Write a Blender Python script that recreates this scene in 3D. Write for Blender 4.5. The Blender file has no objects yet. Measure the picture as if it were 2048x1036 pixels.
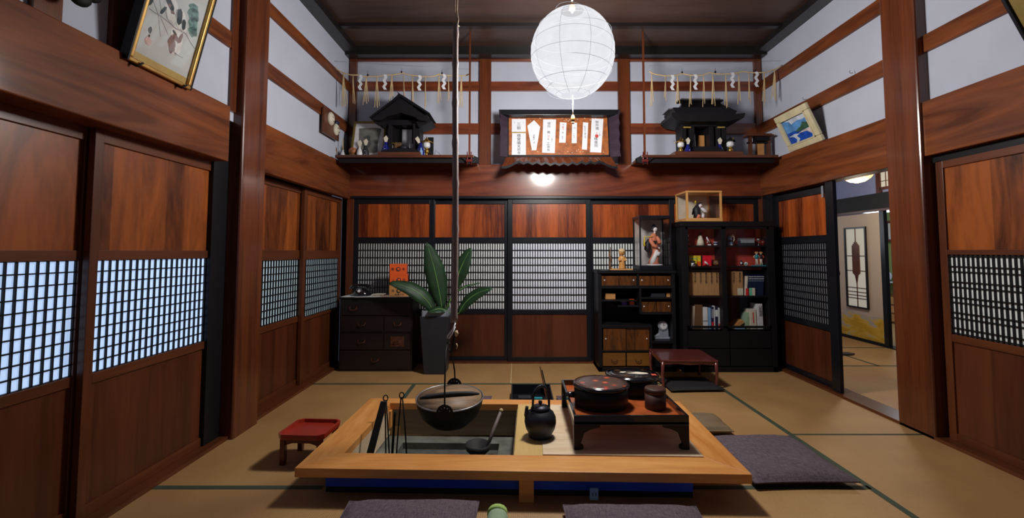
import bpy, math, random
from mathutils import Vector, Matrix
import numpy as np
random.seed(7)
SC = bpy.context.scene
COL = SC.collection
PI = math.pi

# ------------------------------------------------------------------ camera
F, PX, HY, PITCH, CH, CY = 925.0, 1034.0, 503.0, math.radians(3.3), 1.19, -5.02
PYC = HY - F * math.tan(PITCH)
cam = bpy.data.cameras.new('camera'); co = bpy.data.objects.new('camera', cam); COL.objects.link(co)
cam.sensor_width = 36.0; cam.lens = F * 36.0 / 2048.0
cam.shift_x = -(PX - 1024) / 2048.0; cam.shift_y = (PYC - 518) / 2048.0
cam.clip_start = 0.05; cam.clip_end = 60
co.location = (0, CY, CH); co.rotation_euler = (PI / 2 + PITCH, 0, 0)
SC.camera = co

# ------------------------------------------------------------------ world, exposure
w = bpy.data.worlds.new('world'); SC.world = w; w.use_nodes = True
w.node_tree.nodes['Background'].inputs[0].default_value = (0.55, 0.65, 1.0, 1)
w.node_tree.nodes['Background'].inputs[1].default_value = 0.11
SC.view_settings.view_transform = 'Standard'
SC.view_settings.look = 'None'
SC.view_settings.gamma = 1.0
SC.view_settings.use_curve_mapping = False
SC.view_settings.exposure = 0.0
LANTERN_GLOW, BULB, PAPER_PASS = 1.0, 430.0, .30

def lamp(name, loc, power, color, radius=.1):
    l = bpy.data.lights.new(name, 'POINT'); l.energy = power; l.color = color; l.shadow_soft_size = radius
    o = bpy.data.objects.new(name, l); COL.objects.link(o); o.location = loc
    return o

# points measured on the room's planes (the room's own metres come back)
def ray(px, py):
    a = (px - PX) / F; b = (PYC - py) / F
    return Vector((a, math.cos(PITCH) - b * math.sin(PITCH), math.sin(PITCH) + b * math.cos(PITCH)))
def onY(px, py, Y):
    r = ray(px, py); t = (Y - CY) / r.y; return Vector((r.x * t, Y, CH + r.z * t))
def onX(px, py, X):
    r = ray(px, py); t = X / r.x; return Vector((X, CY + r.y * t, CH + r.z * t))
def onZ(px, py, Z=0):
    r = ray(px, py); t = (Z - CH) / r.z; return Vector((r.x * t, CY + r.y * t, Z))

# ------------------------------------------------------------------ materials
def _mat(name):
    m = bpy.data.materials.new(name); m.use_nodes = True
    nt = m.node_tree
    return m, nt, nt.nodes['Principled BSDF']
def N(nt, t, **kw):
    n = nt.nodes.new(t)
    for k, v in kw.items(): setattr(n, k, v)
    return n
def ramp(nt, fac, stops):
    r = N(nt, 'ShaderNodeValToRGB'); nt.links.new(fac, r.inputs[0])
    e = r.color_ramp.elements
    while len(e) < len(stops): e.new(0.5)
    for i, (p, c) in enumerate(stops):
        e[i].position = p; e[i].color = (c[0], c[1], c[2], 1)
    return r
def coords(nt, scale, rot=(0, 0, 0)):
    tc = N(nt, 'ShaderNodeTexCoord'); mp = N(nt, 'ShaderNodeMapping')
    mp.inputs['Scale'].default_value = scale; mp.inputs['Rotation'].default_value = rot
    nt.links.new(tc.outputs['Object'], mp.inputs['Vector'])
    return tc, mp
def noise(nt, vec, scale, detail=4, dist=0.0, rough=.55):
    n = N(nt, 'ShaderNodeTexNoise'); n.inputs['Scale'].default_value = scale
    n.inputs['Detail'].default_value = detail; n.inputs['Distortion'].default_value = dist
    n.inputs['Roughness'].default_value = rough
    nt.links.new(vec, n.inputs['Vector']); return n
def plain(name, c, rough=.5, metal=0, var=.12, nscale=14, bump=0, coat=0, spec=None):
    m, nt, b = _mat(name)
    tc, mp = coords(nt, (1, 1, 1))
    n = noise(nt, mp.outputs[0], nscale, 3)
    r = ramp(nt, n.outputs[0], [(.3, [x * (1 - var) for x in c]), (.7, [min(1, x * (1 + var)) for x in c])])
    nt.links.new(r.outputs[0], b.inputs['Base Color'])
    b.inputs['Roughness'].default_value = rough; b.inputs['Metallic'].default_value = metal
    if coat: b.inputs['Coat Weight'].default_value = coat; b.inputs['Coat Roughness'].default_value = .08
    if spec is not None: b.inputs['Specular IOR Level'].default_value = spec
    if bump:
        n2 = noise(nt, mp.outputs[0], nscale * 6, 4); bp = N(nt, 'ShaderNodeBump')
        bp.inputs['Strength'].default_value = bump; bp.inputs['Distance'].default_value = .004
        nt.links.new(n2.outputs[0], bp.inputs['Height']); nt.links.new(bp.outputs[0], b.inputs['Normal'])
    return m
def wood(name, dark, light, grain='z', rough=.35, boards=0, coat=0, across=7, along=.5, dist=.6, fine=.35, spec=.5):
    m, nt, b = _mat(name)
    s = {'x': (along, across, across), 'y': (across, along, across), 'z': (across, across, along)}[grain]
    tc, mp = coords(nt, s)
    n = noise(nt, mp.outputs[0], 1.0, 5, dist)
    mid = [(a + c) / 2 for a, c in zip(dark, light)]
    fac = n.outputs[0]
    tc2, mp2 = coords(nt, tuple(x * 9 for x in s))
    n2 = noise(nt, mp2.outputs[0], 1.0, 3)
    mx = N(nt, 'ShaderNodeMix'); mx.inputs[0].default_value = fine
    nt.links.new(fac, mx.inputs[2]); nt.links.new(n2.outputs[0], mx.inputs[3]); fac = mx.outputs[0]
    if boards:
        sx = N(nt, 'ShaderNodeSeparateXYZ'); nt.links.new(tc.outputs['Object'], sx.inputs[0])
        ax = [i for i, q in enumerate('xyz') if q != grain]
        ad = N(nt, 'ShaderNodeMath', operation='ADD')
        nt.links.new(sx.outputs[ax[0]], ad.inputs[0]); nt.links.new(sx.outputs[ax[1]], ad.inputs[1])
        dv = N(nt, 'ShaderNodeMath', operation='DIVIDE'); nt.links.new(ad.outputs[0], dv.inputs[0]); dv.inputs[1].default_value = boards
        fl = N(nt, 'ShaderNodeMath', operation='FLOOR'); nt.links.new(dv.outputs[0], fl.inputs[0])
        wn = N(nt, 'ShaderNodeTexWhiteNoise', noise_dimensions='1D'); nt.links.new(fl.outputs[0], wn.inputs['W'])
        mr = N(nt, 'ShaderNodeMapRange'); nt.links.new(wn.outputs[0], mr.inputs[0]); mr.inputs[3].default_value = -.11; mr.inputs[4].default_value = .11
        a2 = N(nt, 'ShaderNodeMath', operation='ADD'); nt.links.new(fac, a2.inputs[0]); nt.links.new(mr.outputs[0], a2.inputs[1]); fac = a2.outputs[0]
    r = ramp(nt, fac, [(.33, dark), (.5, mid), (.68, light)])
    nt.links.new(r.outputs[0], b.inputs['Base Color'])
    b.inputs['Roughness'].default_value = rough
    b.inputs['Specular IOR Level'].default_value = spec
    if coat: b.inputs['Coat Weight'].default_value = coat; b.inputs['Coat Roughness'].default_value = .12
    bp = N(nt, 'ShaderNodeBump'); bp.inputs['Strength'].default_value = .08; bp.inputs['Distance'].default_value = .003
    nt.links.new(n.outputs[0], bp.inputs['Height']); nt.links.new(bp.outputs[0], b.inputs['Normal'])
    return m
def emis(name, c, s, pattern=0):
    m, nt, b = _mat(name)
    tc, mp = coords(nt, (1, 1, 1)); n = noise(nt, mp.outputs[0], 9, 4)
    r = ramp(nt, n.outputs[0], [(.3, [x * .93 for x in c]), (.7, c)])
    b.inputs['Base Color'].default_value = (*[x * .8 for x in c], 1)
    nt.links.new(r.outputs[0], b.inputs['Emission Color']); b.inputs['Emission Strength'].default_value = s
    b.inputs['Roughness'].default_value = .8
    return m
def glassy(name, tint=(1, 1, 1), amount=.1):
    m = bpy.data.materials.new(name); m.use_nodes = True; nt = m.node_tree
    nt.nodes.clear()
    o = N(nt, 'ShaderNodeOutputMaterial'); t = N(nt, 'ShaderNodeBsdfTransparent'); g = N(nt, 'ShaderNodeBsdfGlossy')
    t.inputs[0].default_value = (*tint, 1); g.inputs['Roughness'].default_value = .03
    mix = N(nt, 'ShaderNodeMixShader'); lw = N(nt, 'ShaderNodeLayerWeight')
    pw = N(nt, 'ShaderNodeMath', operation='POWER'); nt.links.new(lw.outputs['Facing'], pw.inputs[0]); pw.inputs[1].default_value = 4
    fr = N(nt, 'ShaderNodeMath', operation='MULTIPLY_ADD'); nt.links.new(pw.outputs[0], fr.inputs[0]); fr.inputs[1].default_value = .5; fr.inputs[2].default_value = .035
    nt.links.new(fr.outputs[0], mix.inputs[0]); nt.links.new(t.outputs[0], mix.inputs[1]); nt.links.new(g.outputs[0], mix.inputs[2])
    nt.links.new(mix.outputs[0], o.inputs[0]); return m

def mat_tatami():
    m, nt, b = _mat('tatami_straw')
    tc, mp = coords(nt, (1, 1, 1))
    n = noise(nt, mp.outputs[0], 2.2, 4); n2 = noise(nt, mp.outputs[0], 160, 2)
    wv = N(nt, 'ShaderNodeTexWave', bands_direction='Y'); wv.inputs['Scale'].default_value = 55; wv.inputs['Distortion'].default_value = .6
    nt.links.new(mp.outputs[0], wv.inputs['Vector'])
    wx = N(nt, 'ShaderNodeTexWave', bands_direction='X'); wx.inputs['Scale'].default_value = 32; wx.inputs['Distortion'].default_value = .4
    nt.links.new(mp.outputs[0], wx.inputs['Vector'])
    mx = N(nt, 'ShaderNodeMix'); mx.inputs[0].default_value = .35
    nt.links.new(n.outputs[0], mx.inputs[2]); nt.links.new(n2.outputs[0], mx.inputs[3])
    r = ramp(nt, mx.outputs[0], [(.3, (.34, .185, .070)), (.7, (.50, .295, .115))])
    nt.links.new(r.outputs[0], b.inputs['Base Color']); b.inputs['Roughness'].default_value = .5
    ad = N(nt, 'ShaderNodeMath', operation='ADD'); nt.links.new(wv.outputs[1], ad.inputs[0]); nt.links.new(wx.outputs[1], ad.inputs[1])
    bp = N(nt, 'ShaderNodeBump'); bp.inputs['Strength'].default_value = .3; bp.inputs['Distance'].default_value = .003
    nt.links.new(ad.outputs[0], bp.inputs['Height']); nt.links.new(bp.outputs[0], b.inputs['Normal'])
    return m
def mat_fusuma():
    m, nt, b = _mat('fusuma_paper')
    tc, mp = coords(nt, (1, 1.3, 3.2))
    n = noise(nt, mp.outputs[0], 2.6, 5, .6)
    sx = N(nt, 'ShaderNodeSeparateXYZ'); nt.links.new(tc.outputs['Object'], sx.inputs[0])
    mr = N(nt, 'ShaderNodeMapRange'); nt.links.new(sx.outputs[2], mr.inputs[0])
    mr.inputs[1].default_value = .25; mr.inputs[2].default_value = .55; mr.inputs[3].default_value = .12; mr.inputs[4].default_value = -.5
    ad = N(nt, 'ShaderNodeMath', operation='ADD'); nt.links.new(n.outputs[0], ad.inputs[0]); nt.links.new(mr.outputs[0], ad.inputs[1])
    r = ramp(nt, ad.outputs[0], [(.0, (.62, .50, .40)), (.42, (.58, .47, .38)), (.50, (.42, .42, .42)), (.56, (.75, .48, .06)), (.68, (.60, .34, .02))])
    nt.links.new(r.outputs[0], b.inputs['Base Color']); b.inputs['Roughness'].default_value = .7
    return m
def mat_cushion(name, c1, c2):
    m, nt, b = _mat(name)
    tc, mp = coords(nt, (30, 260, 60)); n = noise(nt, mp.outputs[0], 1, 3)
    tc2, mp2 = coords(nt, (260, 30, 60)); n2 = noise(nt, mp2.outputs[0], 1, 3)
    mx = N(nt, 'ShaderNodeMix'); mx.inputs[0].default_value = .5
    nt.links.new(n.outputs[0], mx.inputs[2]); nt.links.new(n2.outputs[0], mx.inputs[3])
    r = ramp(nt, mx.outputs[0], [(.38, c1), (.62, c2)])
    nt.links.new(r.outputs[0], b.inputs['Base Color']); b.inputs['Roughness'].default_value = .9
    b.inputs['Specular IOR Level'].default_value = .2
    bp = N(nt, 'ShaderNodeBump'); bp.inputs['Strength'].default_value = .5; bp.inputs['Distance'].default_value = .003
    nt.links.new(mx.outputs[0], bp.inputs['Height']); nt.links.new(bp.outputs[0], b.inputs['Normal'])
    return m

M = {}
M['lacquer'] = plain('black_lacquer', (.008, .009, .013), .3, nscale=6, spec=.4)
M['black'] = plain('black_wood', (.008, .008, .010), .42, spec=.25)
M['blackmatte'] = plain('black_matte', (.012, .012, .013), .7)
M['iron'] = plain('cast_iron', (.006, .008, .008), .6, 0, bump=.25, nscale=30, spec=.25)
M['steel'] = plain('rim_metal', (.35, .36, .38), .35, .8)
M['panel'] = wood('panel_wood', (.085, .014, .005), (.50, .105, .018), 'z', .27, boards=.115, coat=.25, across=9, along=.7)
M['panelbrown'] = wood('side_panel_wood', (.045, .010, .003), (.35, .090, .017), 'z', .33, boards=.17, across=5, along=1.1, dist=1.6, fine=.2)
M['panellow'] = wood('lower_panel_wood', (.060, .014, .006), (.135, .036, .013), 'z', .34, boards=.2)
M['beamx'] = wood('beam_wood_x', (.10, .021, .009), (.245, .058, .021), 'x', .33, coat=.7, spec=.3, across=5, along=.55, dist=3, fine=.15)
M['beamy'] = wood('beam_wood_y', (.080, .021, .008), (.24, .068, .020), 'y', .5, coat=.22, spec=.12, across=5, along=.55, dist=3, fine=.15)
M['post'] = wood('post_wood', (.060, .014, .006), (.18, .048, .016), 'z', .25, coat=.3, across=7, along=.35)
M['frame'] = wood('door_frame_wood', (.065, .018, .007), (.155, .044, .014), 'z', .33)
M['framex'] = wood('door_rail_wood', (.065, .018, .007), (.155, .044, .014), 'x', .33)
M['framey'] = wood('door_rail_wood_y', (.065, .018, .007), (.155, .044, .014), 'y', .33)
M['ceil'] = wood('ceiling_board', (.028, .016, .012), (.085, .045, .032), 'x', .4, boards=.45, across=4)
M['ceilbeam'] = wood('ceiling_beam', (.010, .009, .009), (.022, .018, .018), 'x', .3)
M['tray'] = wood('shelf_wood', (.06, .018, .010), (.16, .05, .02), 'x', .3)
M['plaster'] = plain('wall_plaster', (.50, .535, .64), .85, var=.05, nscale=3, bump=.12)
M['blueplaster'] = plain('blue_plaster', (.26, .30, .52), .85, var=.05, bump=.1)
M['green'] = plain('green_plaster', (.30, .36, .10), .85, var=.1)
M['paper'] = plain('shoji_paper', (.80, .84, .95), .8, var=.04, nscale=5)
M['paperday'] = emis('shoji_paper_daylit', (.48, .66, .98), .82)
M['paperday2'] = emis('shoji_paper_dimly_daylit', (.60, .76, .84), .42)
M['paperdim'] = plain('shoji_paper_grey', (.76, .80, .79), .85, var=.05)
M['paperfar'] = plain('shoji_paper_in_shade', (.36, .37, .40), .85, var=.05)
M['tatami'] = mat_tatami()
M['heri'] = plain('mat_border_cloth', (.045, .065, .040), .8, bump=.3, nscale=40)
def mat_lantern():      # thin paper: part of the bulb's light comes straight through, the rest glows
    m = bpy.data.materials.new('lantern_paper'); m.use_nodes = True; nt = m.node_tree; nt.nodes.clear()
    o = N(nt, 'ShaderNodeOutputMaterial'); t = N(nt, 'ShaderNodeBsdfTransparent'); e = N(nt, 'ShaderNodeEmission'); mix = N(nt, 'ShaderNodeMixShader')
    tc, mp = coords(nt, (1, 1, 1)); n = noise(nt, mp.outputs[0], 14, 5)
    r = ramp(nt, n.outputs[0], [(.3, (.83, .85, .90)), (.7, (.93, .94, .98))]); nt.links.new(r.outputs[0], e.inputs[0]); e.inputs[1].default_value = LANTERN_GLOW
    mix.inputs[0].default_value = 1 - PAPER_PASS; nt.links.new(t.outputs[0], mix.inputs[1]); nt.links.new(e.outputs[0], mix.inputs[2]); nt.links.new(mix.outputs[0], o.inputs[0])
    return m
M['lantern'] = mat_lantern()
M['rib'] = emis('lantern_rib', (.30, .31, .35), 1.0)
M['rib'].node_tree.nodes['Principled BSDF'].inputs['Base Color'].default_value = (0, 0, 0, 1)
M['cushion'] = mat_cushion('cushion_cloth', (.070, .052, .066), (.175, .135, .160))
M['hinoki'] = wood('hearth_frame_wood', (.55, .20, .04), (.78, .38, .11), 'x', .42, across=6, along=.8, dist=1.4)
M['hinokiy'] = wood('hearth_frame_wood_y', (.55, .20, .04), (.78, .38, .11), 'y', .42, across=6, along=.8, dist=1.4)
M['pale'] = wood('pale_board', (.62, .44, .25), (.80, .66, .48), 'x', .5, across=8, along=.9, dist=1.5)
M['yellowboard'] = wood('yellow_board', (.58, .38, .12), (.68, .47, .18), 'y', .45)
M['greyboard'] = wood('weathered_board', (.15, .10, .055), (.26, .19, .11), 'x', .6)
M['copper'] = plain('patinated_copper', (.22, .23, .20), .5, .5, var=.35, nscale=9)
M['ash'] = plain('ash', (.07, .075, .068), .95, var=.3, nscale=20, bump=.6)
M['bluesheen'] = plain('blue_sheen_panel', (.02, .10, .80), .5, var=.25, nscale=3)  # blue light reflected by the board is put into its colour
M['bamboo'] = plain('smoked_bamboo', (.20, .155, .15), .6, var=.25, nscale=9)
M['cord'] = plain('cord', (.42, .33, .24), .8)
M['kettle'] = plain('kettle_iron', (.028, .03, .042), .38, .5, bump=.35, nscale=26)
M['potlid'] = wood('pot_lid_wood', (.09, .06, .04), (.42, .26, .14), 'x', .55, across=9, along=1.5, dist=1.5)
M['redlac'] = plain('red_lacquer', (.34, .028, .012), .3, coat=.2, nscale=8)
M['reddark'] = plain('dark_red_lacquer', (.12, .012, .010), .3, coat=.3)
M['caddy'] = plain('brown_caddy_bark', (.050, .015, .009), .5, var=.35, nscale=40)
M['redbrown'] = plain('speckled_red_lacquer', (.13, .028, .022), .22, var=.4, nscale=90, coat=.5)
M['orangelac'] = plain('orange_lacquer', (.38, .085, .02), .3, var=.3, coat=.3)
M['white'] = plain('white_paper', (.75, .77, .82), .8, var=.03)
M['ivory'] = plain('ivory_paper', (.66, .60, .48), .7)
M['offwhite'] = plain('figure_white', (.70, .70, .72), .45)
M['skin'] = plain('doll_face', (.80, .76, .76), .5, var=.03)
M['ink'] = plain('ink', (.012, .012, .02), .6)
M['inkgrey'] = plain('grey_ink', (.16, .17, .21), .7)
M['inkred'] = plain('red_ink', (.55, .06, .04), .7)
M['blue'] = plain('cobalt_glaze', (.006, .012, .16), .12, coat=.6, var=.05)
M['navy'] = plain('navy', (.012, .02, .06), .35)
M['skyblue'] = plain('sky_blue', (.20, .38, .62), .5)
M['gold'] = plain('brass', (.72, .42, .08), .22, .9, var=.08)
M['goldframe'] = plain('gilt_frame', (.55, .33, .10), .3, .7, var=.2)
M['olivegold'] = plain('olive_gilt', (.22, .15, .035), .4, .4)
M['goldcloth'] = plain('gold_mount', (.40, .27, .07), .45, .2, var=.15)
M['straw'] = plain('straw', (.62, .46, .24), .8, var=.15)
M['cream'] = plain('cream_paint', (.62, .56, .36), .5, var=.12, nscale=10)
M['shrine'] = plain('smoked_shrine_wood', (.009, .008, .010), .5, bump=.3, spec=.25)
M['orange'] = plain('orange_box', (.80, .11, .015), .45, var=.06)
M['tanbox'] = plain('tan_box', (.52, .24, .07), .55, var=.08)
M['redbox'] = plain('red_box_side', (.42, .03, .012), .5)
M['leaf'] = plain('leaf', (.010, .042, .014), .55, var=.35, nscale=12)
M['leafrib'] = plain('leaf_rib', (.16, .36, .08), .4)
M['slate'] = plain('planter_slate', (.022, .024, .034), .45)
M['soil'] = plain('soil', (.02, .015, .01), .95, bump=.8)
M['redback'] = wood('red_backing', (.42, .035, .02), (.58, .07, .045), 'z', .6, across=30)
M['bookspine'] = wood('tan_book_cloth', (.36, .19, .07), (.48, .27, .11), 'z', .7, across=20)
M['brownbook'] = plain('brown_cover', (.14, .065, .025), .6)
M['yellow'] = plain('yellow', (.78, .62, .03), .5)
M['red'] = plain('red', (.58, .02, .02), .5)
M['teal'] = plain('teal', (.01, .24, .30), .5)
M['purple'] = plain('purple', (.15, .05, .40), .5)
M['mint'] = plain('mint', (.15, .55, .35), .5)
M['salmon'] = plain('salmon_kimono', (.62, .20, .11), .7)
M['lightwood'] = wood('light_case_wood', (.55, .26, .07), (.68, .36, .12), 'x', .4)
M['burl'] = wood('burl_door', (.008, .006, .005), (.21, .065, .011), 'z', .3, across=16, along=2.2, dist=1.2)
M['burlfull'] = wood('drawer_wood', (.10, .04, .008), (.27, .11, .02), 'x', .35)
M['tansu'] = wood('tansu_wood', (.006, .005, .006), (.018, .010, .010), 'x', .4)
M['oldiron'] = plain('rusty_iron', (.12, .045, .025), .45, .5, var=.5, nscale=50)
M['grey'] = plain('grey_stone', (.25, .28, .33), .5)
M['greyphoto'] = plain('grey_photograph', (.17, .165, .15), .4, var=.5, nscale=7)
M['bowl'] = plain('bowl_lacquer', (.006, .007, .010), .12, coat=.6)
M['lidart'] = None
M['glass'] = glassy('clear_glass')
M['greencloth'] = plain('pale_green_cloth', (.28, .40, .26), .85, bump=.3)
M['limecloth'] = plain('lime_cloth', (.38, .58, .16), .85)
M['pillar_dark'] = M['post']
M['fusuma'] = mat_fusuma()
M['woven'] = emis('woven_shade', (.75, .48, .26), .55)
M['ceilinglamp'] = emis('ceiling_lamp_glow', (.75, .90, 1.0), 1.6)
M['windowglow'] = emis('daylit_pane', (.72, .70, .60), .28)
M['sea'] = plain('painted_sea', (.01, .07, .42), .4, var=.4, nscale=22)
M['sky'] = plain('painted_sky', (.10, .28, .60), .5, var=.3, nscale=14)
M['hill'] = plain('painted_hill', (.03, .09, .05), .6, var=.4)
M['sand'] = plain('painted_sand', (.58, .50, .46), .6, var=.25, nscale=18)
M['clouds'] = plain('painted_cloud', (.50, .56, .64), .6, var=.25, nscale=18)
def mat_lid():
    m, nt, b = _mat('lacquer_lid_flowers')
    tc, mp = coords(nt, (1, 1, 1)); v = N(nt, 'ShaderNodeTexVoronoi'); v.inputs['Scale'].default_value = 17
    nt.links.new(mp.outputs[0], v.inputs['Vector'])
    r = ramp(nt, v.outputs['Distance'], [(.0, (.60, .30, .08)), (.22, (.50, .05, .03)), (.34, (.11, .065, .055)), (1, (.07, .045, .04))])
    nt.links.new(r.outputs[0], b.inputs['Base Color']); b.inputs['Roughness'].default_value = .25
    return m
M['lidart'] = mat_lid()

# ------------------------------------------------------------------ mesh helpers
class MB:
    def __init__(s): s.v = []; s.f = []; s.m = []; s.s = []; s.mi = 0; s.xf = None
    def add(s, vs, fs, smooth=False):
        b = len(s.v)
        for p in vs:
            p = Vector(p)
            s.v.append(tuple(s.xf @ p) if s.xf is not None else tuple(p))
        for q in fs: s.f.append([b + i for i in q]); s.m.append(s.mi); s.s.append(smooth)
        return s
    def box(s, x0, x1, y0, y1, z0, z1):
        return s.hexa([(x0, y0, z0), (x1, y0, z0), (x1, y1, z0), (x0, y1, z0), (x0, y0, z1), (x1, y0, z1), (x1, y1, z1), (x0, y1, z1)])
    def hexa(s, p):
        return s.add(p, [(0, 3, 2, 1), (4, 5, 6, 7), (0, 1, 5, 4), (1, 2, 6, 5), (2, 3, 7, 6), (3, 0, 4, 7)])
    def cbox(s, c, d): return s.box(c[0] - d[0] / 2, c[0] + d[0] / 2, c[1] - d[1] / 2, c[1] + d[1] / 2, c[2] - d[2] / 2, c[2] + d[2] / 2)
    def tube(s, pts, r, n=8, flat=1.0):
        pts = [Vector(p) for p in pts]; k = len(pts)
        rr = r if hasattr(r, '__len__') else [r] * k
        vs = []; up = None
        for i, p in enumerate(pts):
            t = (pts[min(i + 1, k - 1)] - pts[max(i - 1, 0)]).normalized()
            if up is None:
                up = Vector((0, 0, 1)) if abs(t.z) < .9 else Vector((1, 0, 0))
            a = t.cross(up).normalized(); b = a.cross(t).normalized(); up = b
            for j in range(n):
                q = 2 * PI * j / n
                vs.append(p + a * math.cos(q) * rr[i] + b * math.sin(q) * rr[i] * flat)
        fs = [(i * n + j, i * n + (j + 1) % n, (i + 1) * n + (j + 1) % n, (i + 1) * n + j) for i in range(k - 1) for j in range(n)]
        s.add(vs, fs, True); b0 = len(s.v) - len(vs)
        s.f.append([b0 + j for j in range(n)][::-1]); s.m.append(s.mi); s.s.append(False)
        s.f.append([b0 + (k - 1) * n + j for j in range(n)]); s.m.append(s.mi); s.s.append(False)
        return s
    def lathe(s, prof, c=(0, 0, 0), n=32, smooth=True, sx=1, sy=1, rot=0, open_=False):
        vs = []; k = len(prof)
        for r, z in prof:
            for j in range(n):
                q = 2 * PI * j / n + rot
                vs.append((c[0] + r * math.cos(q) * sx, c[1] + r * math.sin(q) * sy, c[2] + z))
        fs = [(i * n + j, i * n + (j + 1) % n, (i + 1) * n + (j + 1) % n, (i + 1) * n + j) for i in range(k - 1) for j in range(n)]
        if not open_:
            if prof[0][0] > 1e-5: fs.append(tuple(range(n))[::-1])
            if prof[-1][0] > 1e-5: fs.append(tuple((k - 1) * n + j for j in range(n)))
        return s.add(vs, fs, smooth)
    def ball(s, c, r, n=12, sz=1.0, sx=1, sy=1):
        k = 8
        return s.lathe([(max(1e-6, r * math.sin(PI * i / k)), -r * sz * math.cos(PI * i / k)) for i in range(k + 1)], c, n, True, sx, sy)
    def prism(s, poly, a0, a1, axis='y'):
        # poly in the two other axes; extruded from a0 to a1
        def P(u, v, w):
            return {'y': (u, w, v), 'x': (w, u, v), 'z': (u, v, w)}[axis]
        n = len(poly)
        vs = [P(u, v, a0) for u, v in poly] + [P(u, v, a1) for u, v in poly]
        fs = [tuple(range(n)), tuple(range(2 * n - 1, n - 1, -1))] + [(i, i + n, (i + 1) % n + n, (i + 1) % n) for i in range(n)]
        return s.add(vs, fs)
    def build(s, name, mat, parent=None, loc=None, bevel=0, solid=0, subd=0):
        me = bpy.data.meshes.new(name); me.from_pydata(s.v, [], s.f)
        mats = mat if isinstance(mat, (list, tuple)) else [mat]
        for m in mats: me.materials.append(M[m] if isinstance(m, str) else m)
        me.polygons.foreach_set('material_index', s.m); me.polygons.foreach_set('use_smooth', s.s)
        me.validate(); me.update()
        import bmesh
        bm = bmesh.new(); bm.from_mesh(me); bmesh.ops.recalc_face_normals(bm, faces=bm.faces); bm.to_mesh(me); bm.free()
        o = bpy.data.objects.new(name, me); COL.objects.link(o)
        if parent is not None: o.parent = parent
        if loc is not None: o.location = loc
        if solid:
            q = o.modifiers.new('solid', 'SOLIDIFY'); q.thickness = solid; q.offset = 0
        if bevel:
            q = o.modifiers.new('bevel', 'BEVEL'); q.width = bevel; q.segments = 2; q.limit_method = 'ANGLE'; q.angle_limit = .7
        if subd:
            q = o.modifiers.new('sub', 'SUBSURF'); q.levels = subd; q.render_levels = subd
        return o

def tag(o, label=None, cat=None, group=None, kind=None):
    if label: o['label'] = label
    if cat: o['category'] = cat
    if group: o['group'] = group
    if kind: o['kind'] = kind
    return o
def thing(name, label, cat, loc=(0, 0, 0), rz=0, group=None):
    o = bpy.data.objects.new(name, None); o.empty_display_size = .1; COL.objects.link(o)
    o.location = loc; o.rotation_euler = (0, 0, rz)
    return tag(o, label, cat, group)
def struct(name, mb, mat, parent=None, **k):
    o = mb.build(name, mat, parent, **k)
    if parent is None: o['kind'] = 'structure'
    return o
def sempty(name):
    o = bpy.data.objects.new(name, None); COL.objects.link(o); o['kind'] = 'structure'; return o
def solo(name, mb, mat, label, cat, loc=None, group=None, **k):
    return tag(mb.build(name, mat, None, loc, **k), label, cat, group)
def copy_tree(o, parent=None):
    c = o.copy(); COL.objects.link(c)
    if parent is not None: c.parent = parent
    for ch in [x for x in bpy.data.objects if x.parent == o]: copy_tree(ch, c)
    return c
def orient(root, origin, u, v):
    # local x along u, local y along v (up the picture), local z out of it
    u = Vector(u).normalized(); n = u.cross(Vector(v)).normalized(); v = n.cross(u)
    m = Matrix(((u.x, v.x, n.x, origin[0]), (u.y, v.y, n.y, origin[1]), (u.z, v.z, n.z, origin[2]), (0, 0, 0, 1)))
    root.matrix_world = m; return root
def text(name, body, size, mat, parent, mtx, spacing=1.0):
    cu = bpy.data.curves.new(name, 'FONT'); cu.body = body; cu.size = size; cu.align_x = 'CENTER'; cu.align_y = 'TOP'
    cu.space_line = spacing; cu.resolution_u = 2; cu.extrude = .0004
    t = bpy.data.objects.new(name, cu); COL.objects.link(t)
    bpy.context.view_layer.update()
    me = bpy.data.meshes.new_from_object(t.evaluated_get(bpy.context.evaluated_depsgraph_get()))
    COL.objects.unlink(t); bpy.data.objects.remove(t)
    me.materials.clear(); me.materials.append(M[mat])
    o = bpy.data.objects.new(name, me); COL.objects.link(o); o.parent = parent; o.matrix_local = mtx
    return o
FRONT = Matrix.Rotation(PI / 2, 4, 'X')      # text lying in XY stood up to face -Y
def vert(s): return '\n'.join(s)

# ================================================================== SETTING
XL, XR, CEIL = -1.83, 2.68, 3.41
BZ0, BZ1 = 1.79, 2.14       # the deep beam
# ---- floor with mat borders
b = MB(); hx0, hx1, hy0, hy1 = -.96, .045, -2.64, -1.79          # the hearth pit is let into the floor
b.box(-1.95, hx0, -6.2, 3.4, -.12, 0); b.box(hx1, 6.9, -6.2, 3.4, -.12, 0); b.box(hx0, hx1, -6.2, hy0, -.12, 0); b.box(hx0, hx1, hy1, 3.4, -.12, 0)
floor = struct('floor', b, 'tatami')
b = MB(); hz = .0015
def strip(x0, x1, y0, y1): b.box(x0, x1, y0, y1, -.01, hz)
strip(XL, 1.78, -.80, -.765)
strip(1.765, 1.80, -3.6, -.80)
strip(XL, -.98, -2.63, -2.595); strip(.06, 1.78, -2.63, -2.595)
strip(-.94, -.905, -1.78, -.8)
strip(1.80, 2.66, -1.945, -1.925); strip(1.80, 2.66, -3.77, -3.75)
strip(XL, 1.78, -4.44, -4.41)
strip(2.9, 4.55, .77, .80); strip(2.9, 4.55, -.14, -.11); strip(2.9, 4.55, 1.66, 1.69); strip(3.75, 3.78, -.14, .8)
struct('mat_border', b, 'heri', floor)
# faint joint between mats of the back row
b = MB(); b.box(-.06, -.052, -.765, -.03, -.01, .0012); struct('mat_joint', b, 'straw', floor)

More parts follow.
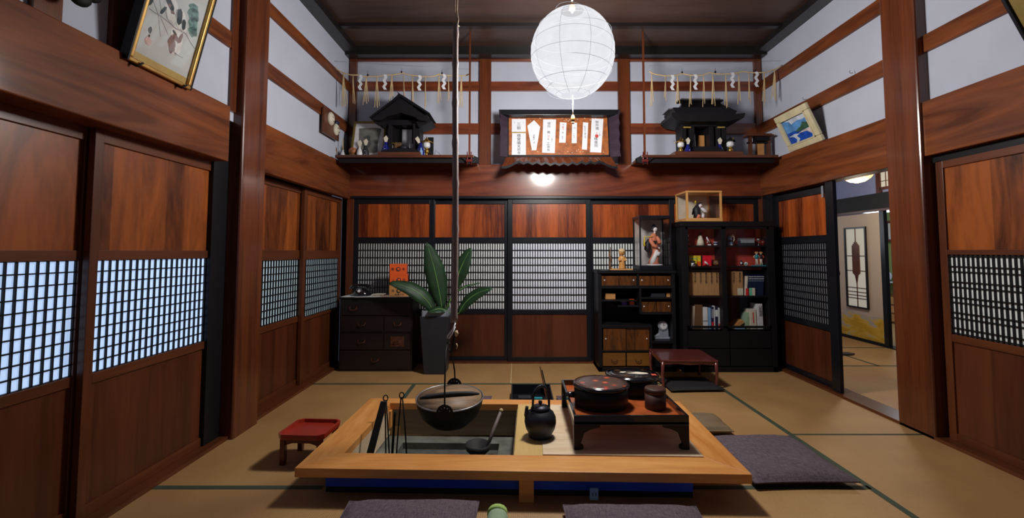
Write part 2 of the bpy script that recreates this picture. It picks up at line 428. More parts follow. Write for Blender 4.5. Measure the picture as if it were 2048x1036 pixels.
# ---- ceiling
b = MB(); b.box(-1.95, 2.8, -6.2, .1, CEIL, CEIL + .06); ceiling = struct('ceiling', b, 'ceil')
for k, y in enumerate([-.62, -1.53, -2.44, -3.35, -4.26]):
    b = MB(); b.box(-1.86, 2.7, y - .03, y + .03, CEIL - .035, CEIL + .01); struct('ceiling_batten', b, 'ceilbeam', ceiling)
b = MB(); b.box(-1.86, 2.7, -.13, .0, CEIL - .09, CEIL); struct('ceiling_batten', b, 'ceilbeam', ceiling)
b = MB(); b.box(-1.88, -1.74, -6.2, -.0, CEIL - .07, CEIL); struct('ceiling_batten', b, 'ceilbeam', ceiling)
b = MB(); b.box(2.58, 2.7, -6.2, -.0, CEIL - .07, CEIL); struct('ceiling_batten', b, 'ceilbeam', ceiling)

# ---- back wall
b = MB(); b.box(-1.95, 2.8, .03, .1, BZ1 - .1, CEIL); wb = struct('wall_back', b, 'plaster')
b = MB(); b.box(-1.95, 2.8, .12, .18, 0, BZ1); struct('backing', b, 'blackmatte', wb)
b = MB(); b.box(XL - .03, XR + .05, -.02, .1, BZ0, BZ1); struct('trim_1', b, 'beamx', bevel=.006)
def backpost(n, x0, x1, z0=BZ1, m='post'):
    b = MB(); b.box(x0, x1, -.012, .06, z0, CEIL - .02); struct(n, b, m, bevel=.003)
backpost('trim_2', -1.85, -1.775, 0); backpost('trim_3', 2.63, 2.70, 0)
backpost('trim_4', -.415, -.285); backpost('trim_5', 1.115, 1.245)
for i, (z0, z1) in enumerate(((2.965, 3.07), (2.48, 2.60))):
    b = MB(); b.box(-1.82, 2.68, .0, .06, z0, z1); struct('trim_%d' % (6 + i), b, 'beamx', bevel=.003)
b = MB(); b.box(-1.82, 2.68, -.005, .06, CEIL - .11, CEIL - .085); struct('trim_30', b, 'beamx')
# sill and head of the back doors
b = MB(); b.box(-1.8, 2.64, -.03, .1, -.02, .018); struct('trim_8', b, 'post')
b = MB(); b.box(-1.8, 2.64, -.03, .1, 1.765, BZ0); struct('trim_9', b, 'lacquer')

# ---- left wall
b = MB(); b.box(-1.99, -1.865, -6.2, .1, BZ1 - .1, CEIL); struct('wall_left', b, 'plaster')
b = MB(); b.box(-1.88, XL + .01, -1.72, 0, BZ0 - .03, 2.115); struct('trim_10', b, 'beamy', bevel=.006)
b = MB(); b.box(-2.05, -1.80, -6.2, -2.16, 1.75, 2.10); struct('trim_11', b, 'beamy', bevel=.006)
b = MB(); b.box(-2.06, -1.80, -2.02, -1.735, -.01, CEIL); struct('trim_12', b, 'post', bevel=.012)     # great pillar
b = MB(); b.box(-2.06, -1.885, -2.17, -2.02, -.01, 2.1); struct('trim_13', b, 'black')
b = MB(); b.box(-2.06, -1.85, -2.09, -2.02, 2.1, CEIL); struct('trim_37', b, 'post')
for i, (z0, z1) in enumerate(((2.955, 3.055), (2.48, 2.595))):
    b = MB(); b.box(-1.90, -1.845, -1.72, 0, z0, z1); struct('trim_%d' % (14 + i), b, 'beamy', bevel=.003)
b = MB(); b.box(-1.90, -1.845, -6.2, -2.1, 2.505, 2.61); struct('trim_16', b, 'beamy', bevel=.003)
b = MB(); b.box(-1.90, -1.84, -2.97, -2.86, 2.1, CEIL); struct('trim_17', b, 'post')
b = MB(); b.box(-1.90, -1.84, -3.31, -3.20, 2.1, CEIL); struct('trim_18', b, 'post')
b = MB(); b.box(-2.06, XL, -6.2, .0, -.02, .022); struct('trim_19', b, 'framey', bevel=.003)

# ---- right wall
b = MB(); b.box(2.715, 2.85, -6.2, .1, BZ1 - .1, CEIL); struct('wall_right', b, 'plaster')
b = MB(); b.box(2.65, 2.78, -1.76, 0, BZ0, BZ1 + .01); struct('trim_20', b, 'beamy', bevel=.006)
b = MB(); b.box(2.66, 2.85, -6.2, -2.03, 1.81, 2.17); struct('trim_21', b, 'beamy', bevel=.006)
b = MB(); b.box(2.64, 2.88, -2.03, -1.745, -.01, CEIL); struct('trim_22', b, 'post', bevel=.012)
for i, (z0, z1) in enumerate(((2.955, 3.07), (2.48, 2.60))):
    b = MB(); b.box(2.69, 2.74, -1.75, 0, z0, z1); struct('trim_%d' % (23 + i), b, 'beamy', bevel=.003)
b = MB(); b.box(2.69, 2.74, -6.2, -2.03, 2.505, 2.62); struct('trim_25', b, 'beamy', bevel=.003)
b = MB(); b.box(2.64, 2.82, -6.2, 0, -.02, .02); struct('trim_26', b, 'framey', bevel=.003)
b = MB(); b.box(2.67, 2.70, -1.13, -1.03, 0, BZ0); struct('trim_27', b, 'lacquer', bevel=.003)
b = MB(); b.box(2.67, 2.80, -.20, .0, 0, BZ0); struct('trim_28', b, 'lacquer')
b = MB(); b.box(2.71, 2.86, -6.2, -2.03, 1.765, 1.815); struct('trim_29', b, 'black')

# ------------------------------------------------------------------ sliding doors
def lattice(mb, P, a0, a1, z0, z1, nx, rows, bw, bh, t0, t1):
    """bars between a0..a1 and z0..z1; P maps (a, depth, z) boxes"""
    for i in range(nx + 1):
        a = a0 + (a1 - a0) * i / nx; P(mb, a - bw / 2, a + bw / 2, t0, t1, z0, z1)
    zz = rows if isinstance(rows, list) else [z0 + (z1 - z0) * i / rows for i in range(rows + 1)]
    for z in zz: P(mb, a0, a1, t0 - .002, t1 + .002, z - bh / 2, z + bh / 2)
def door(n, P, a0, a1, top, bot, uz0, sz0, sz1, lz1, stile, frame, rail, panel, low, paper, nx, rows, bw, bh, d0, botrail=.05, toprail=.05, sstile=None, lmat='lacquer'):
    """P(mb, a0, a1, depth0, depth1, z0, z1); depth 0 = room side face"""
    d = sempty(n); th = .03
    sr = stile if sstile is None else sstile
    for (x0, x1) in ((a0, a0 + stile), (a1 - stile, a1)):
        b = MB(); P(b, x0, x1, d0, d0 + th, bot, top); b.build('stile', frame, d, bevel=.002)
    for (z0, z1) in ((top - toprail, top), (sz1, uz0), (lz1, sz0), (bot, bot + botrail)):
        b = MB(); P(b, a0 + stile, a1 - stile, d0 + .001, d0 + th - .001, z0, z1); b.build('rail', rail, d, bevel=.002)
    b = MB(); P(b, a0 + stile, a1 - stile, d0 + .012, d0 + .02, uz0, top - toprail); b.build('upper_panel', panel, d)
    b = MB(); P(b, a0 + stile, a1 - stile, d0 + .012, d0 + .02, bot + botrail, lz1); b.build('lower_panel', low, d)
    b = MB(); P(b, a0 + stile, a1 - stile, d0 + .020, d0 + .022, sz0, sz1); b.build('shoji_paper', paper, d)
    b = MB(); lattice(b, P, a0 + sr, a1 - sr, sz0, sz1, nx, rows, bw, bh, d0 + .010, d0 + .019); b.build('lattice', lmat, d)
    return d
def Pback(mb, a0, a1, d0, d1, z0, z1): mb.box(a0, a1, d0, d1, z0, z1)
def Pleft(mb, a0, a1, d0, d1, z0, z1): mb.box(-1.9 - d1, -1.9 - d0, a0, a1, z0, z1)
def Pright(mb, a0, a1, d0, d1, z0, z1): mb.box(2.70 + d0, 2.70 + d1, a0, a1, z0, z1)
bx = [-1.79, -.90, -.10, .805, 1.72, 2.64]
bx0 = [-1.775, -.945, -.10, .78, 1.66]; bx1 = [-.90, -.085, .80, 1.73, 2.63]
for i in range(5):
    door('door_%d' % (i + 1), Pback, bx0[i], bx1[i], 1.765, .018, 1.345, .565, 1.285, .515, .05, 'lacquer', 'lacquer', 'panel', 'panellow',
         'paper' if i in (2,) else 'paperdim', 29, 9, .0085, .0075, .0 if i in (0, 2, 4) else .034, botrail=.045, toprail=.055)
# left, far pair (brown frames)
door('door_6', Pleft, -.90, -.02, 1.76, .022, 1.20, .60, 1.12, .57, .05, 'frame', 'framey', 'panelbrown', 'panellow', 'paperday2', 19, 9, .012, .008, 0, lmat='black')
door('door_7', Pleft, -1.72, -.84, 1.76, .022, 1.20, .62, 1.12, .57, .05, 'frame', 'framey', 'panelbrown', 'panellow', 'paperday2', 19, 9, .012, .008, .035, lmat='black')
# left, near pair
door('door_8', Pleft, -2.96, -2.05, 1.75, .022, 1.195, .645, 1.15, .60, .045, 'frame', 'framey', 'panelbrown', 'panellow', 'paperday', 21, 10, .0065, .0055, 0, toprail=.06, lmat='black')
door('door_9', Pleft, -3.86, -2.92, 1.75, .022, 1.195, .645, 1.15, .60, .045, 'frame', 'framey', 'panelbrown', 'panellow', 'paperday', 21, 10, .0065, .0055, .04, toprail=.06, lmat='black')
# right
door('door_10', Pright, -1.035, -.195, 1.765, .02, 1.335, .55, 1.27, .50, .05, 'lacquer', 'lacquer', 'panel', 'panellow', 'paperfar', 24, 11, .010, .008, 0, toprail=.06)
rows = []; z = .685
while z < 1.17:
    rows += [z, z + .032]; z += .095
door('door_11', Pright, -2.95, -2.05, 1.77, .02, 1.20, .675, 1.17, .63, .05, 'frame', 'framey', 'panelbrown', 'panellow', 'paperdim', 27, rows, .0075, .0065, .01, toprail=.05, lmat='black')
door('door_12', Pright, -3.82, -2.90, 1.77, .02, 1.20, .675, 1.17, .63, .05, 'frame', 'framey', 'panelbrown', 'panellow', 'paperdim', 27, rows, .0075, .0065, .045, toprail=.05, lmat='black')
b = MB(); b.box(-2.10, -2.06, -6.2, .1, 0, 2.1); struct('wall_left_outer', b, 'blackmatte')
b = MB(); b.box(2.80, 2.84, -6.2, -2.03, 0, 1.9); b.box(2.80, 2.84, -.93, .1, 0, 1.9); struct('wall_right_outer', b, 'blackmatte')

# ------------------------------------------------------------------ the side room through the open doorway
b = MB(); b.box(4.62, 4.66, -3.2, .25, 0, 2.8); b.box(4.62, 4.66, .2, 3.3, 1.93, 2.8); b.box(4.62, 4.66, 2.6, 3.3, 0, 1.95); struct('wall_side_room', b, 'blueplaster')
b = MB(); b.box(4.58, 4.66, .2, 3.3, 1.71, 1.93); struct('trim_31', b, 'blackmatte')
b = MB(); b.box(4.56, 4.70, .3, 3.3, 1.70, 1.728); struct('trim_32', b, 'framey')
b = MB(); b.box(4.59, 4.635, .76, .83, 0, 1.71); struct('trim_33', b, 'lacquer')
b = MB(); b.box(4.57, 4.72, .3, 3.3, -.02, .012); struct('trim_34', b, 'lacquer')
d = sempty('door_13')
b = MB(); b.box(4.61, 4.635, .83, 1.75, .03, 1.69); b.build('panel', 'fusuma', d)
b = MB(); b.box(4.60, 4.64, 1.72, 1.76, .012, 1.70); b.box(4.60, 4.64, .83, 1.72, .012, .035); b.build('frame', 'lacquer', d)
b = MB(); b.tube([(4.612, 1.63, .88), (4.603, 1.63, .88)], .024, 14, 1.6); b.build('finger_pull', 'lacquer', d)
b = MB(); b.box(4.61, 4.635, 1.76, 2.6, .03, 1.69); b.build('panel', 'fusuma', sempty('door_14'))
# ornamental lattice window set in the fusuma
wd = sempty('window_1'); X0 = 4.605; ya, yb, za, zb = 1.09, 1.445, .45, 1.50
b = MB(); b.box(X0 - .004, X0, ya, yb, za, zb); b.build('pane', 'windowglow', wd)
b = MB()
for q in ((ya - .02, ya, za - .02, zb + .02), (yb, yb + .02, za - .02, zb + .02), (ya, yb, za - .02, za), (ya, yb, zb, zb + .02)): b.box(X0 - .022, X0, *q)
b.build('window_frame', 'lacquer', wd)
b = MB(); yc = (ya + yb) / 2
for z in (.56, .60, .645, .70, .93, 1.13): b.box(X0 - .012, X0 - .004, ya, yb, z - .005, z + .005)
b.box(X0 - .012, X0 - .004, yc - .005, yc + .005, za, zb)
b.build('muntin', 'tray', wd)
b = MB()
for k in range(7):
    y = yc - .06 + .02 * k; b.box(X0 - .014, X0 - .004, y - .006, y + .006, .90, 1.34 - abs(k - 3) * .022)
b.prism([(yc - .07, .90), (yc + .07, .90), (yc + .03, .87), (yc - .03, .87)], X0 - .014, X0 - .004, 'x')
b.prism([(yc - .03, .87), (yc + .03, .87), (yc, .74)], X0 - .012, X0 - .004, 'x')
b.build('ornament', 'tray', wd)
# transom window
wd = sempty('window_2')
b = MB(); b.box(4.605, 4.62, .50, .79, 2.0, 2.3); b.build('pane', 'windowglow', wd)
b = MB(); b.box(4.59, 4.625, .79, .86, 1.93, 2.35); b.box(4.59, 4.625, .45, .8, 1.965, 2.0)
for y in (.57, .64, .71): b.box(4.598, 4.606, y - .004, y + .004, 2, 2.3)
b.box(4.598, 4.606, .5, .8, 2.07, 2.078); b.build('window_frame', 'frame', wd)
b = MB(); b.box(2.75, 6.9, -3.2, 3.4, 2.6, 2.66); struct('ceiling_side_room', b, 'ceil')
b = MB(); b.box(2.75, 6.9, 3.3, 3.4, 0, 2.65); b.box(2.84, 6.9, -3.3, -3.2, 0, 2.65); struct('wall_side_room_ends', b, 'blueplaster')
# room beyond
b = MB(); b.box(6.55, 6.65, -1, 3.4, 0, 2.6); struct('wall_beyond', b, 'green')
b = MB(); b.box(6.50, 6.55, 2.6, 2.97, .69, 1.35); struct('trim_35', b, 'blackmatte')
b = MB(); b.box(6.46, 6.56, 2.3, 3.3, 1.36, 1.40); b.box(6.46, 6.56, 2.3, 3.3, 1.68, 1.72); struct('trim_36', b, 'frame')
t = thing('wall_cupboard', 'small wall cupboard with cream paper doors above the green alcove', 'cupboard', (6.50, 2.9, 1.40))
for k in range(3):
    b = MB(); y = -.42 + k * .29; b.box(-.03, .04, y, y + .27, .0, .28); b.build('door', 'ivory', t)
    b2 = MB(); b2.box(-.036, -.028, y + .265, y + .29, .0, .28); b2.build('door_edge', 'lacquer', t)
t = thing('drawer_chest', 'low wooden chest of drawers against the green wall in the far room', 'chest', (6.36, 2.95, 0))
b = MB(); b.box(-.15, .17, -.35, .3, 0, .46); b.build('body', 'burlfull', t)
for z in (.04, .18, .32):
    b = MB(); b.box(-.16, -.14, -.33, .28, z, z + .12); q = b.build('drawer', 'lightwood', t)
    b = MB(); b.tube([(-.165, .02, z + .06), (-.18, .06, z + .045), (-.165, .1, z + .06)], .006, 6); b.build('handle', 'iron', q)
b = MB(); b.box(6.38, 6.56, 2.5, 3.2, .655, .675); solo('alcove_shelf', b, 'white', 'thin pale shelf board across the green alcove of the far room', 'shelf')
b = MB(); b.tube([(0, 0, .09), (.02, 0, .09)], .075, 20); r_ = thing('plate', 'small round white plate stood upright on the alcove shelf', 'plate', (6.42, 3.03, .675))
b.build('disc', 'white', r_); b = MB(); b.tube([(-.004, 0, .09), (.0, 0, .09)], .04, 16); b.build('centre', 'mint', r_)
t = thing('ceiling_light', 'flat bluish white ceiling light in the far room', 'lamp', (5.6, 1.97, 1.80))
b = MB(); b.lathe([(.30, 0), (.32, .03), (.28, .07), (.1, .09)], n=28); b.build('diffuser', 'ceilinglamp', t)
b = MB(); b.tube([(0, 0, .09), (0, 0, .80)], .01, 6); b.build('stem', 'white', t)
lamp('far_room_light', (5.5, 1.97, 1.68), 34, (.8, .9, 1), .2)
# woven pendant in the side room
t = thing('woven_pendant', 'round woven straw pendant lamp glowing in the side room', 'lamp', (3.72, 0.0, 2.10))
b = MB(); b.lathe([(.05, .13), (.13, .09), (.165, .0), (.14, -.08), (.08, -.14), (.0, -.16)], n=28, open_=True); b.build('shade', 'woven', t)
b = MB()
for k in range(16):
    a = 2 * PI * k / 16
    for sgn in (1, -1):
        b.tube([(.168 * math.cos(a + sgn * j * .12) * math.sin(PI * (.15 + .83 * j / 7)), .168 * math.sin(a + sgn * j * .12) * math.sin(PI * (.15 + .83 * j / 7)), .16 * math.cos(PI * (.15 + .83 * j / 7))) for j in range(8)], .003, 4)
b.build('weave', 'straw', t)
b = MB(); b.tube([(0, 0, .12), (0, 0, .5)], .005, 6); b.build('cord', 'white', t)
lamp('side_room_light', (3.72, 0.0, 1.85), 48, (1, .86, .68), .16)
lamp('side_room_end_light', (3.4, 2.4, 1.6), 14, (.9, .95, 1), .4)  # soft pale point light standing free inside the side room

# ================================================================== LANTERN, CEILING RODS, POLE
def blob(mb, cx, cy, rx, ry, rot=0, z0=0, z1=.001, n=18, wob=.0, seed=1):
    rnd = random.Random(seed); pts = []
    for i in range(n):
        a = 2 * PI * i / n; k = 1 + wob * (rnd.random() - .5)
        x, y = rx * k * math.cos(a), ry * k * math.sin(a)
        pts.append((cx + x * math.cos(rot) - y * math.sin(rot), cy + x * math.sin(rot) + y * math.cos(rot)))
    mb.prism(pts, z0, z1, 'z')
def stroke(mb, pts, wd, z0=0, z1=.001):
    for (xa, ya), (xb, yb) in zip(pts[:-1], pts[1:]):
        dx, dy = xb - xa, yb - ya; L = math.hypot(dx, dy) or 1; nx, ny = -dy / L * wd / 2, dx / L * wd / 2
        mb.prism([(xa + nx, ya + ny), (xb + nx, yb + ny), (xb - nx, yb - ny), (xa - nx, ya - ny)], z0, z1, 'z')

LX, LY, LZ, LR = .388, -1.86, 2.575, .292
t = thing('paper_lantern', 'large round white paper lantern lit and hanging from the ceiling', 'lantern', (LX, LY, LZ))
prof = [(LR * math.sin(a), -LR * 1.08 * math.cos(a)) for a in [PI * (.09 + .82 * i / 20) for i in range(21)]]
b = MB(); b.lathe(prof, n=40, open_=True); b.build('shade', 'lantern', t)
for i in range(10):
    a = PI * (.13 + .74 * i / 9); R = LR * math.sin(a) + .0005; zc = -LR * 1.08 * math.cos(a)
    b = MB(); tl = .03 * math.sin(i * 2.3)
    b.tube([(R * math.cos(q), R * math.sin(q), zc + tl * math.cos(q + i)) for q in [2 * PI * j / 40 for j in range(41)]], .0016, 4)
    b.build('wire_rib', 'rib', t)
for k in range(9):
    q = 2 * PI * k / 9 + .12
    b = MB(); vs = []; fs = []
    for j in range(22):
        a = PI * (.09 + .82 * j / 21); R = LR * math.sin(a) + .001; zz = -LR * 1.08 * math.cos(a)
        for s_ in (-1, 1):
            wv = s_ * .004 / max(.2, math.sin(a)); vs.append((R * math.cos(q + wv), R * math.sin(q + wv), zz))
    for j in range(21): fs.append((2 * j, 2 * j + 1, 2 * j + 3, 2 * j + 2))
    b.add(vs, fs, True); b.build('paper_seam', 'rib', t)
b = MB(); b.tube([(0, 0, .29), (0, 0, CEIL - LZ)], .006, 8); b.build('cord', 'white', t)
b = MB(); b.tube([(0, 0, .31), (0, 0, .345), (0, 0, .37)], [.022, .020, .010], 12); b.build('ceiling_hook', 'lightwood', t)
b = MB(); b.tube([(0, 0, -.3), (0, 0, -.455)], .0035, 6); pc = b.build('pull_cord', 'white', t)
b = MB(); b.tube([(0, 0, -.44), (0, 0, -.455), (0, 0, -.49)], [.006, .014, .011], 10); b.tube([(0, 0, -.49), (0, 0, -.5)], [.011, .009], 10); b.build('pull_knob', 'lightwood', pc)

lamp('lantern_bulb', (LX, LY, LZ - .16), BULB, (1.0, .96, .92), .19)
# shelves hung from the ceiling by rods
def god_shelf(x0, x1, rx, label, z=2.15, y0=-.47):
    t = thing('hanging_shelf', label, 'shelf', ((x0 + x1) / 2, -.24, z)); X = (x0 + x1) / 2
    b = MB(); b.box(x0 - X, x1 - X, y0 + .24, .235, -.028, 0); b.build('board', 'tray', t, bevel=.003)
    b = MB(); b.box(x0 - X + .03, x1 - X - .03, y0 + .27, y0 + .29, -.075, -.028); b.build('front_rail', 'shrine', t)
    sgn = 1 if rx > X else -1
    b = MB(); xe = (x1 if sgn > 0 else x0) - X
    b.prism([(xe, -.005), (xe + sgn * .05, -.03), (xe + sgn * .04, -.075), (xe - sgn * .05, -.09), (xe - sgn * .12, -.03)], y0 + .25, y0 + .30, 'y')
    b.build('end_bracket', 'shrine', t)
    r = MB(); r.box(rx - X - .009, rx - X + .009, y0 + .25, y0 + .268, -.06, CEIL - z); ro = r.build('hanging_rod', 'post', t)
    b = MB(); b.box(rx - X - .03, rx - X + .03, y0 + .235, y0 + .25, -.07, -.045); b.tube([(rx - X - .02, y0 + .24, -.1), (rx - X - .02, y0 + .24, .03)], .005, 6); b.tube([(rx - X + .02, y0 + .24, -.1), (rx - X + .02, y0 + .24, .03)], .005, 6)
    b.build('peg', 'reddark', ro)
    return t
god_shelf(-1.81, -.43, -.475, 'long dark shelf below the rope at left, hung from the ceiling by one rod')
god_shelf(1.24, 2.60, 1.275, 'long dark shelf below the rope at right, hung from the ceiling by one rod')

# straw ropes
def rope(pts, tassels, shides, Y, label):
    P = [onY(x, y, Y) for x, y in pts]
    t = thing('straw_rope', label, 'rope', P[0]); O = P[0]
    def yat(x):
        for (xa, ya), (xb, yb) in zip(pts[:-1], pts[1:]):
            if xa <= x <= xb: return ya + (yb - ya) * (x - xa) / (xb - xa)
        return pts[0][1]
    b = MB(); q = []
    for i in range(len(P) - 1):
        for j in range(4):
            p = P[i].lerp(P[i + 1], j / 4) - O; p.z -= .008 * math.sin(PI * j / 4); q.append(p)
    q.append(P[-1] - O); b.tube(q, .0062, 6); b.build('twisted_rope', 'straw', t)
    b = MB(); b.tube([P[0] - O + Vector((0, 0, .06)), P[-1] - O + Vector((0, 0, .05))], .0012, 4); b.build('wire', 'steel', t)
    for f in (.25, .5, .8):
        c = P[0].lerp(P[-1], f); zz = onY(PX + 193 * c.x * 1.01, 0, Y)
        c = onY(pts[0][0] + (pts[-1][0] - pts[0][0]) * f, yat(pts[0][0] + (pts[-1][0] - pts[0][0]) * f), Y) - O
        b = MB(); b.box(c.x - .006, c.x + .006, -.008, .008, c.z, c.z + .02); b.tube([(c.x, 0, c.z + .02), (c.x, 0, c.z + .055)], .0015, 4); b.build('clip', 'black', t)
    for k, (x, yb) in enumerate(tassels):
        a = onY(x, yat(x), Y) - O; e = onY(x, yb, Y) - O; rnd = random.Random(k + x)
        b = MB()
        ns = rnd.choice([2, 3, 3, 4]); sp = rnd.uniform(.010, .020); ln = rnd.uniform(-.008, .010)
        for s_ in range(ns):
            dx = (s_ - (ns - 1) / 2) * sp + rnd.uniform(-.003, .003) + ln; dy = rnd.uniform(-.010, .010); cut = rnd.uniform(0, .05)
            b.tube([a + Vector((0, 0, .004)), a + Vector((dx * .25, dy * .3, (e.z - a.z) * .25)), Vector((a.x + dx + (e.x - a.x), dy, e.z + cut))], [.0035, .0032, .0036], 5)
        b.build('straw_tassel', 'straw', t)
    for x in shides:
        a = onY(x, yat(x), Y) - O; b = MB(); x0 = a.x; z = a.z + .002; sx = -1
        offs = [0, .012, -.010, .012, -.010, .008]
        for s_ in range(5):
            za_, zb2 = z - s_ * .031, z - (s_ + 1) * .031; oa, ob = x0 + offs[s_], x0 + offs[s_ + 1]
            b.prism([(oa - .015, za_ + .001), (oa + .015, za_ + .001), (ob + .015, zb2 - .001), (ob - .015, zb2 - .001)], -.006, -.004, 'y')
        b.build('zigzag_paper', 'white', t)
    return t
rope([(668, 134), (690, 147), (716, 150), (740, 153), (770, 150), (806, 146), (830, 151), (862, 153), (878, 148), (900, 151), (925, 151), (938, 148)],
     [(687, 218), (706, 213), (733, 211), (754, 219), (784, 220), (807, 213), (825, 214), (851, 219), (878, 208), (897, 205), (923, 215)], [721, 770, 839, 888], -.40,
     'thin straw rope with tassels and zigzag papers strung over the left shelf')
rope([(1298, 143), (1320, 150), (1345, 151), (1363, 147), (1400, 151), (1418, 145), (1450, 148), (1487, 143), (1525, 145), (1545, 140), (1563, 131)],
     [(1303, 213), (1331, 204), (1355, 211), (1381, 215), (1407, 215), (1425, 215), (1451, 217), (1477, 210), (1497, 209), (1528, 211), (1549, 202)], [1344, 1390, 1464, 1512], -.40,
     'thin straw rope with tassels and zigzag papers strung over the right shelf')

# bamboo pole with its cord and hook over the hearth
t = thing('bamboo_pot_hook', 'smoked bamboo pole hung on a cord above the sunken hearth', 'pot hook', (-.371, -2.27, .773))
b = MB(); pp = []; rr = []
for k in range(60):
    z = 1.80 * k / 59; node = min(abs(z - n_) for n_ in (.03, .27, .55, .82, 1.08, 1.32, 1.55, 1.74))
    pp.append((.004 * math.sin(z * 3), 0, z)); rr.append(.0195 - .002 * z / 1.6 + (.0035 if node < .016 else 0))
b.tube(pp, rr, 16); b.build('bamboo_tube', 'bamboo', t)
b = MB(); b.tube([(.0, 0, 1.77), (.003, .0, 1.82), (-.01, 0, 1.88), (-.012, .02, 2.637)], .004, 6); b.tube([(.004, 0, 1.77), (.012, 0, 1.83), (.004, 0, 1.89), (.02, .02, 2.637)], .004, 6)
b.tube([(-.016, 0, 1.79), (.0, -.016, 1.80), (.016, 0, 1.79), (0, .016, 1.80), (-.016, 0, 1.81)], .004, 6); b.build('cord', 'cord', t)
b = MB(); b.tube([(0, 0, .02), (0.005, 0, -.05), (-.002, 0, -.11), (-.008, 0, -.16), (-.022, 0, -.175), (-.03, 0, -.155)], [.011, .009, .008, .007, .006, .004], 8); b.build('iron_hook', 'iron', t)
b = MB(); b.tube([(.012, -.02, .0), (-.002, -.024, -.035), (-.03, -.026, -.07), (-.034, -.026, -.085), (-.024, -.026, -.088), (-.006, -.026, -.06), (.01, -.022, -.02)], .0045, 6); b.build('white_hanger', 'white', t)
b = MB(); b.tube([(.014, -.012, -.045), (.018, -.014, -.06), (.014, -.012, -.078)], [.008, .011, .007], 8); b.tube([(.016, -.01, -.12), (.022, -.012, -.135), (.018, -.01, -.15)], .004, 6); b.build('wooden_toggle', 'straw', t)

# iron pot
PX0, PY0, PZ0 = -.393, -2.26, .338
t = thing('hanging_pot', 'black iron pot with wooden lid hung over the sunken hearth', 'pot', (PX0, PY0, PZ0)); t.rotation_euler = (.10, 0, 0); t.scale = (1.15,) * 3
b = MB(); b.lathe([(.0, -.148), (.05, -.146), (.10, -.125), (.14, -.085), (.163, -.035), (.170, 0), (.164, .002), (.155, -.035), (.13, -.08), (.0, -.13)], n=48); b.build('bowl', 'iron', t)
b = MB(); b.lathe([(.1655, -.002), (.1715, -.002), (.1715, .004), (.1655, .004), (.1655, -.002)], n=48, open_=True); b.build('rim', 'steel', t)
b = MB(); b.lathe([(.0, -.012), (.158, -.012), (.162, .004), (.0, .006)], n=40); lid = b.build('lid', 'potlid', t)
b = MB(); cr, sr_ = math.cos(.19), math.sin(.19)
for s_ in range(1):
    pts = []
    for k in range(9):
        u = -.15 + .3 * k / 8; pts.append((u * cr, u * sr_, .006 + .012 * (1 - (u / .15) ** 2)))
    b.tube(pts, [.006] + [.0125] * 7 + [.006], 8, .9)
b.build('lid_handle', 'blackmatte', lid)
for sy in (-1, 1):
    b = MB(); b.tube([(0, sy * .165, -.004), (0, sy * .172, -.004)], .04, 24)
    b.build('lug', 'iron', t)
    b = MB()
    for k in range(5):
        a = PI * (.15 + .7 * k / 4); b.ball((.027 * math.cos(a), sy * .172 + (-.003 if sy < 0 else -.008), -.004 + .027 * math.sin(a)), .003, 6)
    b.build('rivets', 'steel', t)
b = MB(); b.tube([(.0, -.168, .02), (.0, -.165, .10), (-.002, -.13, .20), (-.008, -.07, .26), (-.01, -.01, .285), (-.008, .06, .26), (-.006, .13, .18), (.002, .165, .08), (.004, .168, .02)], .0042, 6); b.build('bail', 'iron', t)

# ================================================================== HEARTH TABLE
IT = .155
t = thing('hearth_table', 'low wooden frame around the sunken hearth with pale board inserts', 'hearth', (.03, -2.245, 0), -.030)
ox0, ox1, oy0, oy1 = -1.08, 1.08, -.53, .53; ix0, ix1, iy0, iy1 = -.91, .925, -.355, .43; ms = -.035   # ms: split between hearth and inserts
z0, z1 = IT - .044, IT
def quadprism(a, c, d, e):
    b.hexa([(*a, z0), (*c, z0), (*d, z0), (*e, z0), (*a, z1), (*c, z1), (*d, z1), (*e, z1)])
b = MB(); quadprism((ox0, oy0), (ox1, oy0), (ix1, iy0), (ix0, iy0)); b.build('frame_board', 'hinoki', t, bevel=.003)
b = MB(); quadprism((ox0, oy1), (ix0, iy1), (ix1, iy1), (ox1, oy1)); b.build('frame_board', 'hinoki', t, bevel=.003)
b = MB(); quadprism((ox0, oy0), (ix0, iy0), (ix0, iy1), (ox0, oy1)); b.build('frame_board', 'hinokiy', t, bevel=.003)
b = MB(); quadprism((ox1, oy0), (ox1, oy1), (ix1, iy1), (ix1, iy0)); b.build('frame_board', 'hinokiy', t, bevel=.003)
b = MB(); b.box(ms, .112, iy0, iy1, IT - .03, IT - .001); b.build('yellow_insert', 'yellowboard', t)
for k in range(4):
    ya = iy0 + .012 + k * (iy1 - iy0 - .012) / 4; yb = ya + (iy1 - iy0 - .012) / 4 - .0015
    b = MB(); b.box(.113, ix1, ya, yb, IT - .03, IT); b.build('pale_insert_board', 'pale', t, bevel=.001)
b = MB(); zb = -.052
b.box(ix0 - .02, ms, iy1, iy1 + .02, zb, z0); b.build('back_lining', 'greyboard', t)
b = MB(); b.box(ix0 - .02, ms, iy0 - .02, iy0, zb, z0); b.build('front_lining', 'greyboard', t)
b = MB(); b.box(ix0 - .02, ix0, iy0, iy1, zb, z0); b.build('side_lining', 'pale', t)
b = MB(); b.box(ms - .008, ms + .012, iy0, iy1, zb, IT - .03); b.build('side_lining', 'greyboard', t)
b = MB(); zl = -.064
b.box(ix0 - .02, ms, iy1 - .11, iy1 + .02, -.12, zl); b.box(ix0 - .02, ms, iy0 - .02, iy0 + .09, -.12, zl)
b.box(ix0 - .02, ix0 + .12, iy0 + .09, iy1 - .11, -.12, zl); b.box(ms - .12, ms, iy0 + .09, iy1 - .11, -.12, zl)
b.build('copper_ledge', 'copper', t)
